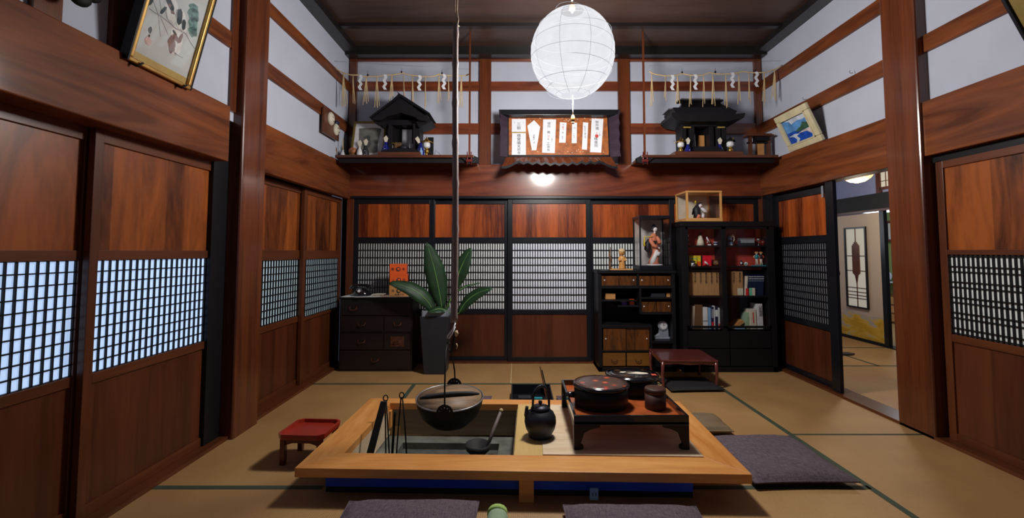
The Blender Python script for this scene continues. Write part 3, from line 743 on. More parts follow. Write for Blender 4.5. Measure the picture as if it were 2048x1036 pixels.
b = MB(); b.box(ix0 - .02, ms, iy0 - .02, iy1 + .02, -.13, -.105); b.build('ash_bed', 'ash', t)
ax0, ax1 = -.965, .835; ay0 = oy0 + .06
for (q0, q1, r0, r1) in ((ax0, ax1, ay0 + .03, ay0 + .045), (ax0, ax1, .44, .46)):
    b = MB(); b.box(q0, q1, r0, r1, .085, z0); b.build('apron', 'greyboard', t)
for (q0, q1, r0, r1) in ((ax0, ax0 + .02, ay0 + .045, .44), (ax1 - .02, ax1, ay0 + .045, .44)):
    b = MB(); b.box(q0, q1, r0, r1, .0, z0); b.build('apron', 'greyboard', t)
b = MB(); b.box(ax0, ax1, ay0 + .026, ay0 + .04, .03, .085); b.build('front_panel', 'bluesheen', t)
for (xx, yy) in ((.03, oy0 + .055), (-.93, .42), (.80, .42)):
    b = MB(); b.box(xx - .035, xx + .035, yy - .03, yy + .03, 0, z0); b.build('leg', 'hinoki', t)
b = MB(); b.box(ax0, ax1, ay0 + .03, ay0 + .05, .0, .03); b.build('base_rail', 'blackmatte', t)
c = onY(1186, 970, -2.76)
t = thing('wall_socket', 'small pale blue power socket on the blue panel under the hearth frame', 'socket', (c.x, -2.785, .058))
b = MB(); b.box(-.020, .020, -.009, .003, -.027, .027); b.build('cover_plate', 'skyblue', t, bevel=.003)
b = MB(); b.box(-.0085, -.0055, -.011, -.008, -.006, .010); b.build('slot', 'ink', t)
b = MB(); b.box(.0055, .0085, -.011, -.008, -.006, .010); b.build('slot', 'ink', t)

# ---- fire tools standing in the ash
def solo_tube(name, mat, label, cat, pts, r, **k):
    O = Vector(pts[-1]); b = MB(); b.tube([Vector(p) - O for p in pts], r, 8)
    return solo(name, b, mat, label, cat, loc=O, **k)
b = MB(); b.hexa([(-.02, -.008, 0), (.02, -.008, 0), (.02, .008, 0), (-.02, .008, 0), (.058, .10, .385), (.094, .10, .385), (.094, .115, .385), (.058, .115, .385)])
solo('charcoal_stick', b, 'blackmatte', 'flat black stick leaning on the left side of the hearth', 'stick', (-.845, -2.40, -.06))
def tongs(name, label, x, y, h, spread, lean):
    t = thing(name, label, 'fire tongs', (x, y, -.104))
    for s_ in (-1, 1):
        b = MB(); b.tube([(lean + s_ * .004, 0, h), (lean * .6 + s_ * spread * .55, .004, h * .6), (s_ * spread, 0, 0)], .0045, 6); b.build('prong', 'iron', t)
    b = MB(); R = .014; b.tube([(lean + R * math.cos(a), 0, h + .012 + R * 1.3 * math.sin(a)) for a in [2 * PI * k / 14 for k in range(15)]], .0035, 6); b.build('ring', 'iron', t)
tongs('fire_tongs', 'iron fire tongs with a round ring, nearer the pot', -.70, -2.14, .405, .035, -.004)
tongs('fire_tongs', 'iron fire tongs with splayed tips, left of the ringed pair', -.785, -2.13, .385, .012, -.02)
t = thing('ash_rake', 'dark iron ash rake standing between the fire tongs and black stick', 'ash rake', (-.735, -2.24, -.104))
b = MB(); b.tube([(.0, 0, .02), (.01, .02, .32), (.016, .02, .35)], .0075, 8); b.build('handle', 'iron', t)
b = MB(); b.box(-.03, .03, -.006, .006, 0, .045); b.build('blade', 'iron', t)
t = thing('ladle', 'wooden ladle with a round bowl lying in the ash at right', 'ladle', (-.215, -2.09, -.055)); t.scale = (1.3, 1.3, 1.3)
b = MB(); b.lathe([(.0, -.03), (.035, -.026), (.056, -.005), (.06, .022), (.054, .02), (.04, -.008), (0, -.018)], (-.02, 0, .025), 20); b.build('bowl', 'blackmatte', t)
b = MB(); b.tube([(.02, 0, .02), (.055, .05, .10), (.085, .09, .165)], [.008, .009, .0075], 8); b.build('handle', 'bamboo', t)
b = MB(); b.ball((.087, .092, .17), .010, 8); b.build('knob', 'straw', t)

# ---- kettle
t = thing('kettle', 'small black cast iron kettle on the yellow board beside the hearth', 'kettle', (.131, -2.36, IT)); t.scale = (1.13, 1.13, 1.13)
b = MB(); b.lathe([(.0, 0), (.055, 0), (.060, .006), (.058, .015), (.072, .04), (.0785, .07), (.077, .095), (.066, .118), (.048, .128), (.044, .134), (.0, .134)], n=40); b.build('body', 'kettle', t)
b = MB(); b.lathe([(.046, .133), (.048, .137), (.042, .146), (.022, .154), (.0, .156)], n=32); ld = b.build('lid', 'kettle', t)
b = MB(); b.lathe([(.005, .153), (.006, .158), (.0105, .165), (.008, .173), (.0, .176)], n=14); b.build('knob', 'kettle', ld)
b = MB(); b.tube([(-.055, -.01, .085), (-.068, -.014, .110), (-.068, -.014, .135), (-.066, -.014, .15)], [.018, .013, .009, .008], 12); b.build('spout', 'kettle', t)
b = MB(); hp = []
for k in range(15):
    a = PI * k / 14; hp.append((.04 * math.cos(a) + .004, .02 * math.cos(a), .19 + .055 * math.sin(a)))
hp = [(.046, .022, .12)] + hp + [(-.04, -.022, .12)]; b.tube(hp, [.005] + [.0065] * 15 + [.005], 8); b.build('handle', 'kettle', t)
for sx in (-1, 1):
    b = MB(); b.ball((sx * .042 + .003, sx * .021, .122), .009, 8); b.build('handle_lug', 'kettle', t)

# ---- black tray table with bowls
TX, TY = .600, -2.20; TZ = IT + .176
t = thing('tray_table', 'black lacquer tray table with red inside standing on the pale boards', 'table', (TX, TY, IT)); hw, hd = .302, .342; H = TZ - IT
b = MB(); b.box(-hw, hw, -hd, hd, H - .045, H - .033); b.build('tray_bottom', 'orangelac', t)
for q in ((-hw, hw, -hd, -hd + .014), (-hw, hw, hd - .014, hd), (-hw, -hw + .014, -hd + .014, hd - .014), (hw - .014, hw, -hd + .014, hd - .014)):
    b = MB(); b.box(*q, H - .05, H); b.mi = 0; b.build('rim_board', 'bowl', t, bevel=.002)
for sx in (-1, 1):
    for sy in (-1, 1):
        b = MB(); y_ = sy * (hd - .012)
        poly = [(sx * hw, H - .05), (sx * (hw - .14), H - .05), (sx * (hw - .135), H - .062), (sx * (hw - .09), H - .072), (sx * (hw - .055), H - .09), (sx * (hw - .035), .03), (sx * (hw - .05), .02), (sx * (hw - .05), .006), (sx * (hw - .03), 0), (sx * hw, 0)]
        b.prism(poly, y_ - .011, y_ + .011, 'y')
        x_ = sx * (hw - .012)
        poly = [(sy * hd, H - .05), (sy * (hd - .13), H - .05), (sy * (hd - .12), H - .065), (sy * (hd - .06), H - .085), (sy * (hd - .035), .03), (sy * (hd - .045), .006), (sy * (hd - .02), 0), (sy * hd, 0)]
        b.prism(poly, x_ - .011, x_ + .011, 'x')
        b.build('leg', 'black', t, bevel=.002)
zt = IT + H - .033
def lidded(x, y, r, h, label, art, name='lacquer_bowl'):
    t = thing(name, label, 'bowl', (x, y, zt))
    b = MB(); b.lathe([(.0, 0), (r * .91, 0), (r * .94, .008), (r * .95, h * .5), (r * .955, h), (0, h)], n=40); b.build('body', 'black', t)
    b = MB(); b.lathe([(r, h), (r * 1.02, h + .008), (r * .96, h + .016), (r * .93, h + .017)], n=48, open_=True); b.build('rim', 'bowl', t)
    b = MB(); b.lathe([(r * .94, h), (r * .94, h + .014), (r * .7, h + .019), (0, h + .021)], n=40); lo = b.build('lid', art, t)
    return t, lo
t, lo = lidded(.492, -2.26, .164, .112, 'round black bowl with a red flowered lid at front on the tray', 'lidart')
t2, lo2 = lidded(.735, -2.01, .165, .100, 'round black bowl with a white crane on its lid at back on the tray', 'bowl')
b = MB(); blob(b, .02, -.02, .075, .028, -.25, .1205, .1225, wob=.3); blob(b, -.03, -.0, .05, .018, .1, .1205, .1225, wob=.4, seed=3); b.build('painted_crane', 'ivory', lo2)
b = MB(); b.tube([(-.135, .02, .05), (-.185, .02, .05), (-.20, .02, .05)], [.02, .016, .014], 10); b.build('side_knob', 'bowl', t)
b = MB(); b.box(.11, .14, -.07, -.035, .117, .1195); b.build('painted_flower', 'inkred', lo2)
t = thing('tea_caddy', 'reddish brown cylindrical caddy at the right side of the tray', 'canister', (.790, -2.325, zt)); t.scale = (1.1, 1.1, 1.02)
b = MB(); b.lathe([(0, 0), (.052, 0), (.054, .004), (.053, .085)], n=36); b.build('body', 'caddy', t)
b = MB(); b.lathe([(.0535, .085), (.0545, .1), (.052, .112), (.046, .114), (0, .112)], n=36); b.build('lid', 'caddy', t)

# ================================================================== FLOOR THINGS
def cushion(label, cx, cy, wx, wy, h, rz=0, mat='cushion', seed=0, z=0, piping=True):
    n = 18; rnd = random.Random(seed); b = MB(); vs = []; fs = []
    def prof(u, v):
        e = (1 - abs(u) ** 3.2) * (1 - abs(v) ** 3.2); return max(0, e) ** .45
    bump = [[rnd.uniform(-.05, .05) for _ in range(n + 1)] for _ in range(n + 1)]
    for side in (1, -1):
        for i in range(n + 1):
            for j in range(n + 1):
                u = -1 + 2 * i / n; v = -1 + 2 * j / n
                pin = 1 - .035 * (1 - u * u) * abs(v) ** 4; pin2 = 1 - .035 * (1 - v * v) * abs(u) ** 4
                hh = prof(u, v) * h / 2 * (1 + bump[i][j])
                z_ = h * .42 + (hh * 1.1 if side > 0 else -min(hh, h * .42))
                vs.append((u * wx / 2 * pin2, v * wy / 2 * pin, z_ + .004 * math.sin(5 * u + seed) * math.sin(4 * v)* (1 if side > 0 else 0)))
    m_ = (n + 1) ** 2
    for i in range(n):
        for j in range(n):
            a = i * (n + 1) + j; fs.append((a, a + n + 1, a + n + 2, a + 1)); fs.append((m_ + a, m_ + a + 1, m_ + a + n + 2, m_ + a + n + 1))
    b.add(vs, fs, True)
    r = thing('floor_cushion', label, 'cushion', (cx, cy, z), rz)
    o = b.build('cover', mat, r)
    ed = [(-1, -1), (1, -1), (1, 1), (-1, 1), (-1, -1)]; pts = []
    for (a0, b0), (a1, b1) in zip(ed[:-1], ed[1:]):
        for k in range(8):
            u = a0 + (a1 - a0) * k / 8; v = b0 + (b1 - b0) * k / 8
            pin = 1 - .035 * (1 - u * u) * abs(v) ** 4; pin2 = 1 - .035 * (1 - v * v) * abs(u) ** 4
            pts.append((u * wx / 2 * pin2, v * wy / 2 * pin, h * .42))
    pts.append(pts[0]); b = MB(); b.tube(pts, .004, 6); b.build('seam', mat, r)
    return r
cushion('dark purple floor cushion in front of the hearth at left', -.472, -3.08, .60, .54, .085, .01, seed=1)
cushion('dark purple floor cushion in front of the hearth at right', .505, -3.12, .60, .54, .085, -.02, seed=2)
cushion('dark purple floor cushion lying at the right of the hearth table', 1.45, -2.34, .535, .58, .078, .02, seed=3)
cushion('thin grey green cushion at the right back corner of the hearth', 1.27, -1.81, .26, .30, .07, 0, 'greyboard', seed=4)
cushion('dark purple floor cushion behind the hearth, beside the black box', -.48, -1.43, .55, .46, .045, 0, seed=5)
cushion('brown floor cushion right of the black box, behind the tray table', .58, -1.43, .52, .46, .045, 0, seed=8)
cushion('black floor cushion under the low red table', 1.52, -.85, .46, .38, .05, .05, 'blackmatte', seed=6)
# green cloth
t = thing('folded_cloth', 'rolled pale green cloth between the two front cushions', 'cloth', (-.088, -3.02, .0))
b = MB(); b.tube([(0, -.16, .035), (.0, -.03, .038), (.004, .08, .036), (.002, .12, .034)], [.045, .046, .045, .036], 16, .75); b.build('roll', 'greencloth', t)
b = MB(); b.tube([(.0, .10, .036), (.002, .125, .037), (.0, .135, .036)], [.0445, .044, .034], 14, .78); b.build('hem', 'limecloth', t)

# red stool tray at left
t = thing('tray_stand', 'small bright red lacquer tray stand left of the hearth', 'tray stand', (-1.20, -2.27, 0), -.06)
b = MB(); H = .175; o8 = .028; X_, Y_ = .130, .125
poly = [(-X_ + o8, -Y_), (X_ - o8, -Y_), (X_, -Y_ + o8), (X_, Y_ - o8), (X_ - o8, Y_), (-X_ + o8, Y_), (-X_, Y_ - o8), (-X_, -Y_ + o8)]
b.prism(poly, H - .03, H - .02, 'z'); b.build('tray', 'redlac', t)
b = MB()
for (xa, ya), (xb, yb) in zip(poly, poly[1:] + poly[:1]):
    ia, ib = (xa * .93, ya * .93), (xb * .93, yb * .93)
    b.hexa([(xa, ya, H - .03), (xb, yb, H - .03), (*ib, H - .03), (*ia, H - .03), (xa * 1.03, ya * 1.03, H), (xb * 1.03, yb * 1.03, H), (ib[0] * 1.02, ib[1] * 1.02, H), (ia[0] * 1.02, ia[1] * 1.02, H)])
b.build('rim', 'redlac', t)
for sx in (-1, 1):
    for sy in (-1, 1):
        b = MB(); b.box(sx * .105 - .014, sx * .105 + .014, sy * .095 - .014, sy * .095 + .014, 0, H - .03); b.build('leg', 'reddark', t, bevel=.002)
for sy in (-1, 1):
    b = MB(); b.prism([(-.10, H - .03), (.10, H - .03), (.10, H - .07), (.05, H - .055), (-.05, H - .055), (-.10, H - .07)], sy * .095 - .006, sy * .095 + .006, 'y'); b.build('apron', 'reddark', t)

# low speckled red table
t = thing('low_table', 'low speckled red lacquer table in front of the bookcase', 'table', (1.515, -.70, 0), -.05)
H = .245; b = MB(); vs = []; n = 8; W, D = .245, .24
b.box(-W, W, -D, D, H - .014, H); b.build('tabletop', 'redbrown', t, bevel=.005)
b = MB(); b.prism([(-W + .01, H - .014), (W - .01, H - .014), (W - .02, H - .04), (.1, H - .034), (0, H - .042), (-.1, H - .034), (-W + .02, H - .04)], -D + .01, -D + .022, 'y'); b.build('apron', 'redbrown', t)
b = MB(); b.prism([(-D + .01, H - .014), (D - .01, H - .014), (D - .02, H - .04), (-D + .02, H - .04)], -W + .01, -W + .022, 'x'); b.build('apron', 'redbrown', t)
for sx in (-1, 1):
    for sy in (-1, 1):
        b = MB(); x_, y_ = sx * (W - .018), sy * (D - .018)
        b.tube([(x_, y_, H - .012), (x_ + sx * .006, y_ + sy * .004, .13), (x_ - sx * .002, y_, .03), (x_ + sx * .008, y_ + sy * .006, .0)], [.017, .013, .012, .017], 10); b.build('leg', 'redbrown', t)

# black open box with a cane
t = thing('black_box', 'open black lacquer box on the floor behind the hearth', 'box', (.115, -1.37, 0))
X_, Y_, H = .160, .28, .085
b = MB(); b.box(-X_, X_, -Y_, Y_, 0, .008); b.build('bottom', 'lacquer', t)
for q in ((-X_, X_, -Y_, -Y_ + .01), (-X_, X_, Y_ - .01, Y_), (-X_, -X_ + .01, -Y_, Y_), (X_ - .01, X_, -Y_, Y_)):
    b = MB(); b.box(*q, .0, H); b.build('side', 'lacquer', t)
solo('folded_paper', MB().box(-.05, .05, -.04, .04, 0, .02), 'slate', 'small grey packet lying in the black box', 'packet', (.06, -1.24, .009))
solo('eyeglasses_case', MB().box(-.03, .04, -.02, .02, 0, .03), 'teal', 'small teal case beside the grey packet in the black box', 'case', (.16, -1.30, .009))
for k, (dx, lb) in enumerate(((0, 'longer reddish brown rod leaning out of the black box'), (.016, 'shorter dark rod leaning beside the reddish rod'))):
    b = MB(); b.hexa([(.0, -.006, 0), (.012, -.006, 0), (.012, .006, 0), (.0, .006, 0), (-.045, .06, .225 - k * .03), (-.036, .06, .225 - k * .03), (-.036, .07, .225 - k * .03), (-.045, .07, .225 - k * .03)])
    solo('leaning_rod', b, 'tray' if k == 0 else 'black', lb, 'rod', (.232 + dx, -1.17, .009))

# ================================================================== BACK WALL FURNITURE
# ---- dark chest at left
TF, TT = -.36, .735; tx0, tx1 = -1.775, -1.045
t = thing('drawer_chest', 'nearly black old wooden chest standing in the left corner', 'chest', ((tx0 + tx1) / 2, TF / 2 - .01, 0)); X = (tx0 + tx1) / 2; Yc = TF / 2 - .01
b = MB(); b.box(tx0 - X, tx1 - X, TF - Yc + .012, -.03 - Yc, 0, TT - .018); b.build('body', 'tansu', t, bevel=.003)
b = MB(); b.box(tx0 - X - .01, tx1 - X + .01, TF - Yc - .002, -.03 - Yc, TT - .018, TT); b.build('top_board', 'tansu', t, bevel=.003)
for (xa, xb, za, zz) in ((.02, .98, .79, .965), (.02, .60, .555, .77), (.62, .98, .555, .77), (.02, .60, .31, .53), (.62, .98, .31, .53), (.02, .98, .04, .29)):
    W = tx1 - tx0; b = MB(); b.box(tx0 - X + xa * W, tx0 - X + xb * W, TF - Yc, TF - Yc + .016, za * (TT - .03), zz * (TT - .03)); q = b.build('drawer', 'tansu', t, bevel=.002)
    cx = tx0 - X + (xa + xb) / 2 * W; cz = (za + zz) / 2 * (TT - .03); y = TF - Yc
    if (xa, za) == (.62, .31):
        b = MB(); b.box(cx - .085 * .8, cx + .085 * .8, y - .004, y, cz - .05, cz + .05); b.build('lock_plate', 'oldiron', q); dz = .0
    if (xa, za) == (.02, .79): cx = tx0 - X + .19 * W
    b = MB(); b.tube([(cx - .035, y, cz + .008), (cx - .03, y - .016, cz - .006), (cx, y - .02, cz - .014), (cx + .03, y - .016, cz - .006), (cx + .035, y, cz + .008)], .004, 6); b.build('handle', 'oldiron', q)
    b = MB(); b.box(cx - .04, cx - .028, y - .0025, y, cz - .004, cz + .02); b.build('handle_plate', 'oldiron', q)
    b = MB(); b.box(cx + .028, cx + .04, y - .0025, y, cz - .004, cz + .02); b.build('handle_plate', 'oldiron', q)
b = MB(); b.prism([(-.36, -.165), (-.30, -.19), (-.25, -.175), (-.18, -.2), (-.1, -.185), (0, -.195), (.1, -.18), (.2, -.195), (.3, -.18), (.36, -.17), (.35, .13), (-.35, .13)], 0, .002, 'z')
solo('table_cloth', b, 'offwhite', 'thin white cloth under the telephone on the dark chest', 'cloth', (X, Yc, TT))
# rotary telephone
c = onY(722, 590, -.26)
t = thing('telephone', 'black rotary telephone on the dark chest', 'telephone', (c.x, -.24, TT + .002))
b = MB(); b.lathe([(.085, 0), (.088, .012), (.07, .045), (.048, .072), (.035, .08), (0, .081)], (0, 0, 0), 28, True, 1.1, .95); b.build('body', 'bowl', t)
b = MB(); b.tube([(-.005, -.048, .045), (-.005, -.066, .054)], [.038, .036], 24); dl = b.build('dial', 'bowl', t)
b = MB(); b.tube([(-.005, -.066, .054), (-.005, -.068, .055)], .016, 20); b.build('dial_centre', 'offwhite', dl)
b = MB()
for k in range(9):
    a = -.6 + k * .5; b.tube([(-.005 + .027 * math.cos(a), -.0655, .054 + .025 * math.sin(a)), (-.005 + .027 * math.cos(a), -.0675, .0555 + .025 * math.sin(a))], .0042, 8)
b.build('finger_hole', 'grey', dl)['kind'] = 'stuff'
b = MB(); b.tube([(-.098, 0, .082), (-.085, 0, .097), (-.04, 0, .108), (.04, 0, .108), (.085, 0, .097), (.098, 0, .082)], [.026, .018, .014, .014, .018, .026], 12); b.build('handset', 'bowl', t)
b = MB(); b.tube([(-.098, 0, .088), (-.098, 0, .070)], [.026, .028], 14); b.build('earpiece', 'bowl', t)
b = MB(); b.tube([(.098, 0, .088), (.098, 0, .070)], [.026, .028], 14); b.build('mouthpiece', 'bowl', t)
# papers
b = MB(); b.prism([(-.04, -.03), (.045, -.04), (.05, .03), (-.035, .035)], 0, .022, 'z'); b.prism([(-.02, -.05), (.07, -.06), (.09, -.01), (0, .02)], .022, .026, 'z')
solo('notepad', b, 'ivory', 'crumpled cream papers lying right of the telephone', 'paper', (onY(755, 588, -.27).x, -.27, TT + .002))
solo('pencil', MB().tube([(0, 0, 0), (.11, .02, 0)], .004, 6), 'straw', 'thin pencil lying in front of the cream papers on the chest', 'pencil', (onY(762, 590, -.32).x, -.32, TT + .006))
# three boxes
yb = -.30; bz = TT + .002
for k, (x0, x1, h, mm, side, lb, txt) in enumerate(((779, 816, 44, 'tanbox', 'brownbook', 'light tan box at the bottom of the stack of three on the chest', '銘 茶'),
        (780, 815, 44, 'orange', 'redbox', 'orange box in the middle of the stack of three on the chest', '上 品'), (779.5, 813, 41, 'orange', 'redbox', 'orange box on top of the stack of three on the chest', '龍 角'))):
    p0 = onY(x0, 560, yb); p1 = onY(x1, 560, yb); hh = [.108, .110, .102][k]; w_ = p1.x - p0.x
    t = thing('gift_box', lb, 'box', ((p0.x + p1.x) / 2, yb, bz), .16 if k else .10, 'boxes stacked on the dark chest')
    hh = .11 if k < 2 else .105; dp = .13
    b = MB(); b.box(-w_ / 2, w_ / 2, 0, dp, 0, hh - .014); b.build('body', mm, t, bevel=.002)
    b = MB(); b.box(-w_ / 2 - .001, w_ / 2 + .001, -.001, dp + .001, hh - .014, hh); b.build('lid', mm, t, bevel=.002)
    b = MB(); b.box(w_ / 2, w_ / 2 + .0015, .004, dp - .004, .004, hh - .016); b.build('side_face', side, t)
    b = MB(); b.tube([(0, -.001, hh * .5), (0, -.0022, hh * .5)], .022, 24); em = b.build('round_emblem', 'ink', t)
    b = MB(); b.tube([(.002, -.0022, hh * .5 + .002), (.002, -.003, hh * .5 + .002)], .013, 16); b.build('emblem_swirl', mm, em)
    text('lettering', txt[0], .030, 'ink', t, Matrix.Translation((-.055, -.0012, hh * .5 + .014)) @ FRONT)
    text('lettering', txt[-1], .030, 'ink', t, Matrix.Translation((.052, -.0012, hh * .5 + .014)) @ FRONT)
    if k < 2: text('lettering', ['和 菓 子 店', '特 製'][k], .018, 'ink', t, Matrix.Translation((0.01, -.0012, .026)) @ FRONT)
    bz += hh + .0005

# ---- potted plant
PXc, PYc = -.800, -.36
t = thing('planter', 'tall dark slate square planter beside the dark chest', 'planter', (PXc, PYc, 0))
b = MB(); wt, wb_ = .142, .105; Hh = .56
b.hexa([(-wb_, -wb_, 0), (wb_, -wb_, 0), (wb_, wb_, 0), (-wb_, wb_, 0), (-wt, -wt, Hh), (wt, -wt, Hh), (wt, wt, Hh), (-wt, wt, Hh)]); b.build('pot', 'slate', t, bevel=.006)
b = MB()
for q in ((-.115, .115, -.125, -.118), (-.115, .115, .105, .112), (-.125, -.118, -.12, .11), (.118, .125, -.12, .11)): b.box(*q, Hh, Hh + .055)
b.build('inner_rim', 'grey', t)
b = MB(); b.box(-.117, .117, -.117, .104, Hh, Hh + .02); b.build('soil', 'soil', t)
def leaf_mesh(b, base, mid, tip, wd, facing, fold=.15, n=14):
    base, mid, tip = Vector(base), Vector(mid), Vector(tip); rows = []; f = Vector(facing).normalized()
    for i in range(n + 1):
        u = i / n; p = base * (1 - u) ** 2 + mid * 2 * u * (1 - u) + tip * u * u
        tg = ((mid - base) * (1 - u) + (tip - mid) * u).normalized(); sd = tg.cross(f).normalized(); nn = sd.cross(tg).normalized()
        wv = wd / 2 * (math.sin(PI * min(1, u * .93 + .05)) ** .75) * (1.0 if u < .97 else .3)
        for q in (-1, -.5, 0, .5, 1):
            rows.append(p + sd * wv * q + nn * (-abs(q) * wv * fold + .004 * math.sin(u * 22) * abs(q)))
    fs = [(i * 5 + j, i * 5 + j + 1, (i + 1) * 5 + j + 1, (i + 1) * 5 + j) for i in range(n) for j in range(4)]
    b.add(rows, fs, True)
    return [base * (1 - u) ** 2 + mid * 2 * u * (1 - u) + tip * u * u for u in [k / 10 for k in range(10)]]
pl = thing('potted_plant', 'broad leaved green plant growing in the slate planter', 'plant', (PXc, PYc, Hh + .02)); O = Vector((PXc, PYc, Hh + .02))
def W(px, py, Y): return onY(px, py, Y) - O
for (root_, b0, md, tp, wd, fc) in (
        ((885, 632), (884, 618, -.38), (874, 545, -.42), (853, 485, -.46), .20, (.25, -1, .1)),
        ((897, 632), (910, 578, -.36), (915, 540, -.40), (943, 495, -.40), .17, (-.3, -1, .1)),
        ((905, 640), (918, 627, -.42), (935, 585, -.45), (986, 577, -.52), .135, (-.2, -.8, .6)),
        ((870, 632), (869, 627, -.42), (845, 570, -.50), (776, 566, -.52), .16, (.1, -.8, .6)),
        ((880, 630), (895, 622, -.45), (875, 612, -.50), (855, 626, -.54), .11, (0, -.5, .8)),
        ((890, 632), (900, 600, -.30), (915, 570, -.28), (965, 566, -.26), .03, (0, -.6, .6))):
    b = MB(); rib = leaf_mesh(b, W(*b0), W(*md), W(*tp), wd, fc); lf = b.build('leaf', 'leaf', pl, solid=.0015)
    b = MB(); r0 = Vector((min(.09, max(-.09, W(*root_, -.36).x)), 0, 0)); b.tube([r0, r0.lerp(rib[0], .5) + Vector((0, .0, .01)), rib[0]] + rib[1:], [.006, .005, .0045] + [.0035] * 6 + [.0015] * 3, 6); b.build('leaf_rib', 'leafrib', lf)

# ---- open cabinet with small doors (left of the bookcase)
KY = -.36
def P2(px, py): p = onY(px, py, KY); return p.x, p.z
cx0, cx1, cz1 = .812, 1.585, 1.0; X = (cx0 + cx1) / 2; yB = -.035; Yc = (KY + yB) / 2
t = thing('display_cabinet', 'dark open shelf cabinet with small wood grain doors under the doll case', 'cabinet', (X, Yc, 0))
def cb(name, xa, xb, za, zz, m='black', ya=None, yb=None, par=None, bev=.0015):
    b = MB(); b.box(xa - X, xb - X, (KY if ya is None else ya) - Yc, (yB if yb is None else yb) - Yc, za, zz); return b.build(name, m, par or t, bevel=bev)
cb('side_panel', cx0, cx0 + .035, 0, cz1); cb('side_panel', cx1 - .035, cx1, 0, cz1)
cb('top_board', cx0 - .01, cx1 + .01, cz1 - .028, cz1 + .0, ya=KY - .01); cb('back_panel', cx0, cx1, 0, cz1, ya=yB, yb=yB + .01)
cb('base_board', cx0, cx1, 0, .045)
xa, xb = cx0 + .035, cx1 - .035; xm = 1.215; xl = 1.325
def zp(y): return P2(1270, y)[1]
cb('shelf', xa, xb, zp(577), zp(571))
cb('divider', xm - .01, xm + .01, zp(571), .972)
cb('shelf', xa, xm - .02, zp(603), zp(600)); cb('shelf', P2(1236, 600)[0], xm + .02, zp(614), zp(611))
cb('divider', xm + .01, xm + .03, zp(628), zp(577))
cb('shelf', xm + .03, xb, zp(598), zp(595)); cb('shelf', xm + .03, xb, zp(629), zp(624))
cb('shelf', xa, xl, zp(656), zp(650)); cb('divider', xl, xl + .022, .045, zp(650)); cb('shelf', xl + .02, xb, zp(687), zp(682))
cb('shelf', xa, xl, zp(704), zp(701)); cb('lower_panel', xl + .022, xb, .045, zp(687), ya=-.30, yb=-.29)
def sdoor(x0, x1, y0, y1, n, yy=KY + .01, knobs=(.18, .82)):
    w_ = (x1 - x0) / n
    for i in range(n):
        b = MB(); b.box(x0 + i * w_ + .004 - X, x0 + (i + 1) * w_ - .004 - X, yy - Yc + (i % 2) * .008, yy - Yc + .008 + (i % 2) * .008, y0, y1); d_ = b.build('small_door', 'burl', t)
        d_.location = (0, 0, 0)
        kx = x0 + i * w_ + w_ * (knobs[i % 2]) - X
        b = MB(); b.ball((kx, yy - Yc + (i % 2) * .008 - .002, (y0 + y1) / 2 + .004), .0075, 10, 1, 1, .5); b.build('knob', 'offwhite', d_)
sdoor(xa, xm - .01, zp(571), zp(552), 2); sdoor(xm + .01, xb, zp(571), zp(552), 2); sdoor(xm + .03, xb, zp(624), zp(604), 2)
sdoor(xa + .01, xl, zp(701), zp(657), 2, knobs=(.12, .88))
for i in range(2):
    w_ = (xl - xa) / 2; b = MB(); b.box(xa + i * w_ + .006 - X, xa + (i + 1) * w_ - .006 - X, KY + .004 - Yc, KY + .02 - Yc, .055, zp(706)); d_ = b.build('drawer', 'burlfull', t, bevel=.002)
    cx = xa + (i + .5) * w_ - X; cz = .105; y = KY + .004 - Yc
    b = MB(); b.tube([(cx - .03, y, cz + .01), (cx - .026, y - .012, cz), (cx, y - .014, cz - .010), (cx + .026, y - .012, cz), (cx + .03, y, cz + .01)], .003, 6); b.build('handle', 'iron', d_)
def on_cab(name, b, m, lb, cat, px, py, Y=-.27, **k):
    p = onY(px, py, Y); return solo(name, b, m, lb, cat, (p.x, Y, k.pop('z')), **k)
on_cab('wooden_box', MB().box(-.05, .05, -.03, .03, 0, .06), 'tanbox', 'small orange brown box on the left shelf of the open cabinet', 'box', 1220, 595, z=zp(600) + .0005, bevel=.004)
t2 = on_cab('playing_card_box', MB().box(-.02, .03, -.02, .02, 0, .03), 'purple', 'small purple box below the green packet in the cabinet', 'box', 1247, 607, Y=-.30, z=zp(611) + .0005)
on_cab('small_packet', MB().box(-.03, .025, -.02, .02, 0, .018), 'mint', 'small mint green packet lying on the purple box', 'packet', 1246, 603, Y=-.30, z=zp(611) + .0312)
on_cab('orange_packet', MB().box(-.023, .023, -.02, .02, 0, .055), 'orange', 'bright orange packet beside the purple box in the cabinet', 'packet', 1263, 606, Y=-.30, z=zp(611) + .0005)
on_cab('black_case', MB().box(-.09, .05, -.04, .04, 0, .035), 'slate', 'long black case on the upper right shelf of the cabinet', 'box', 1318, 592, z=zp(595) + .0005)
on_cab('orange_brown_packet', MB().box(-.02, .02, -.02, .02, 0, .042), 'tanbox', 'small orange packet right of the long black case', 'packet', 1336, 592, Y=-.28, z=zp(595) + .0005)
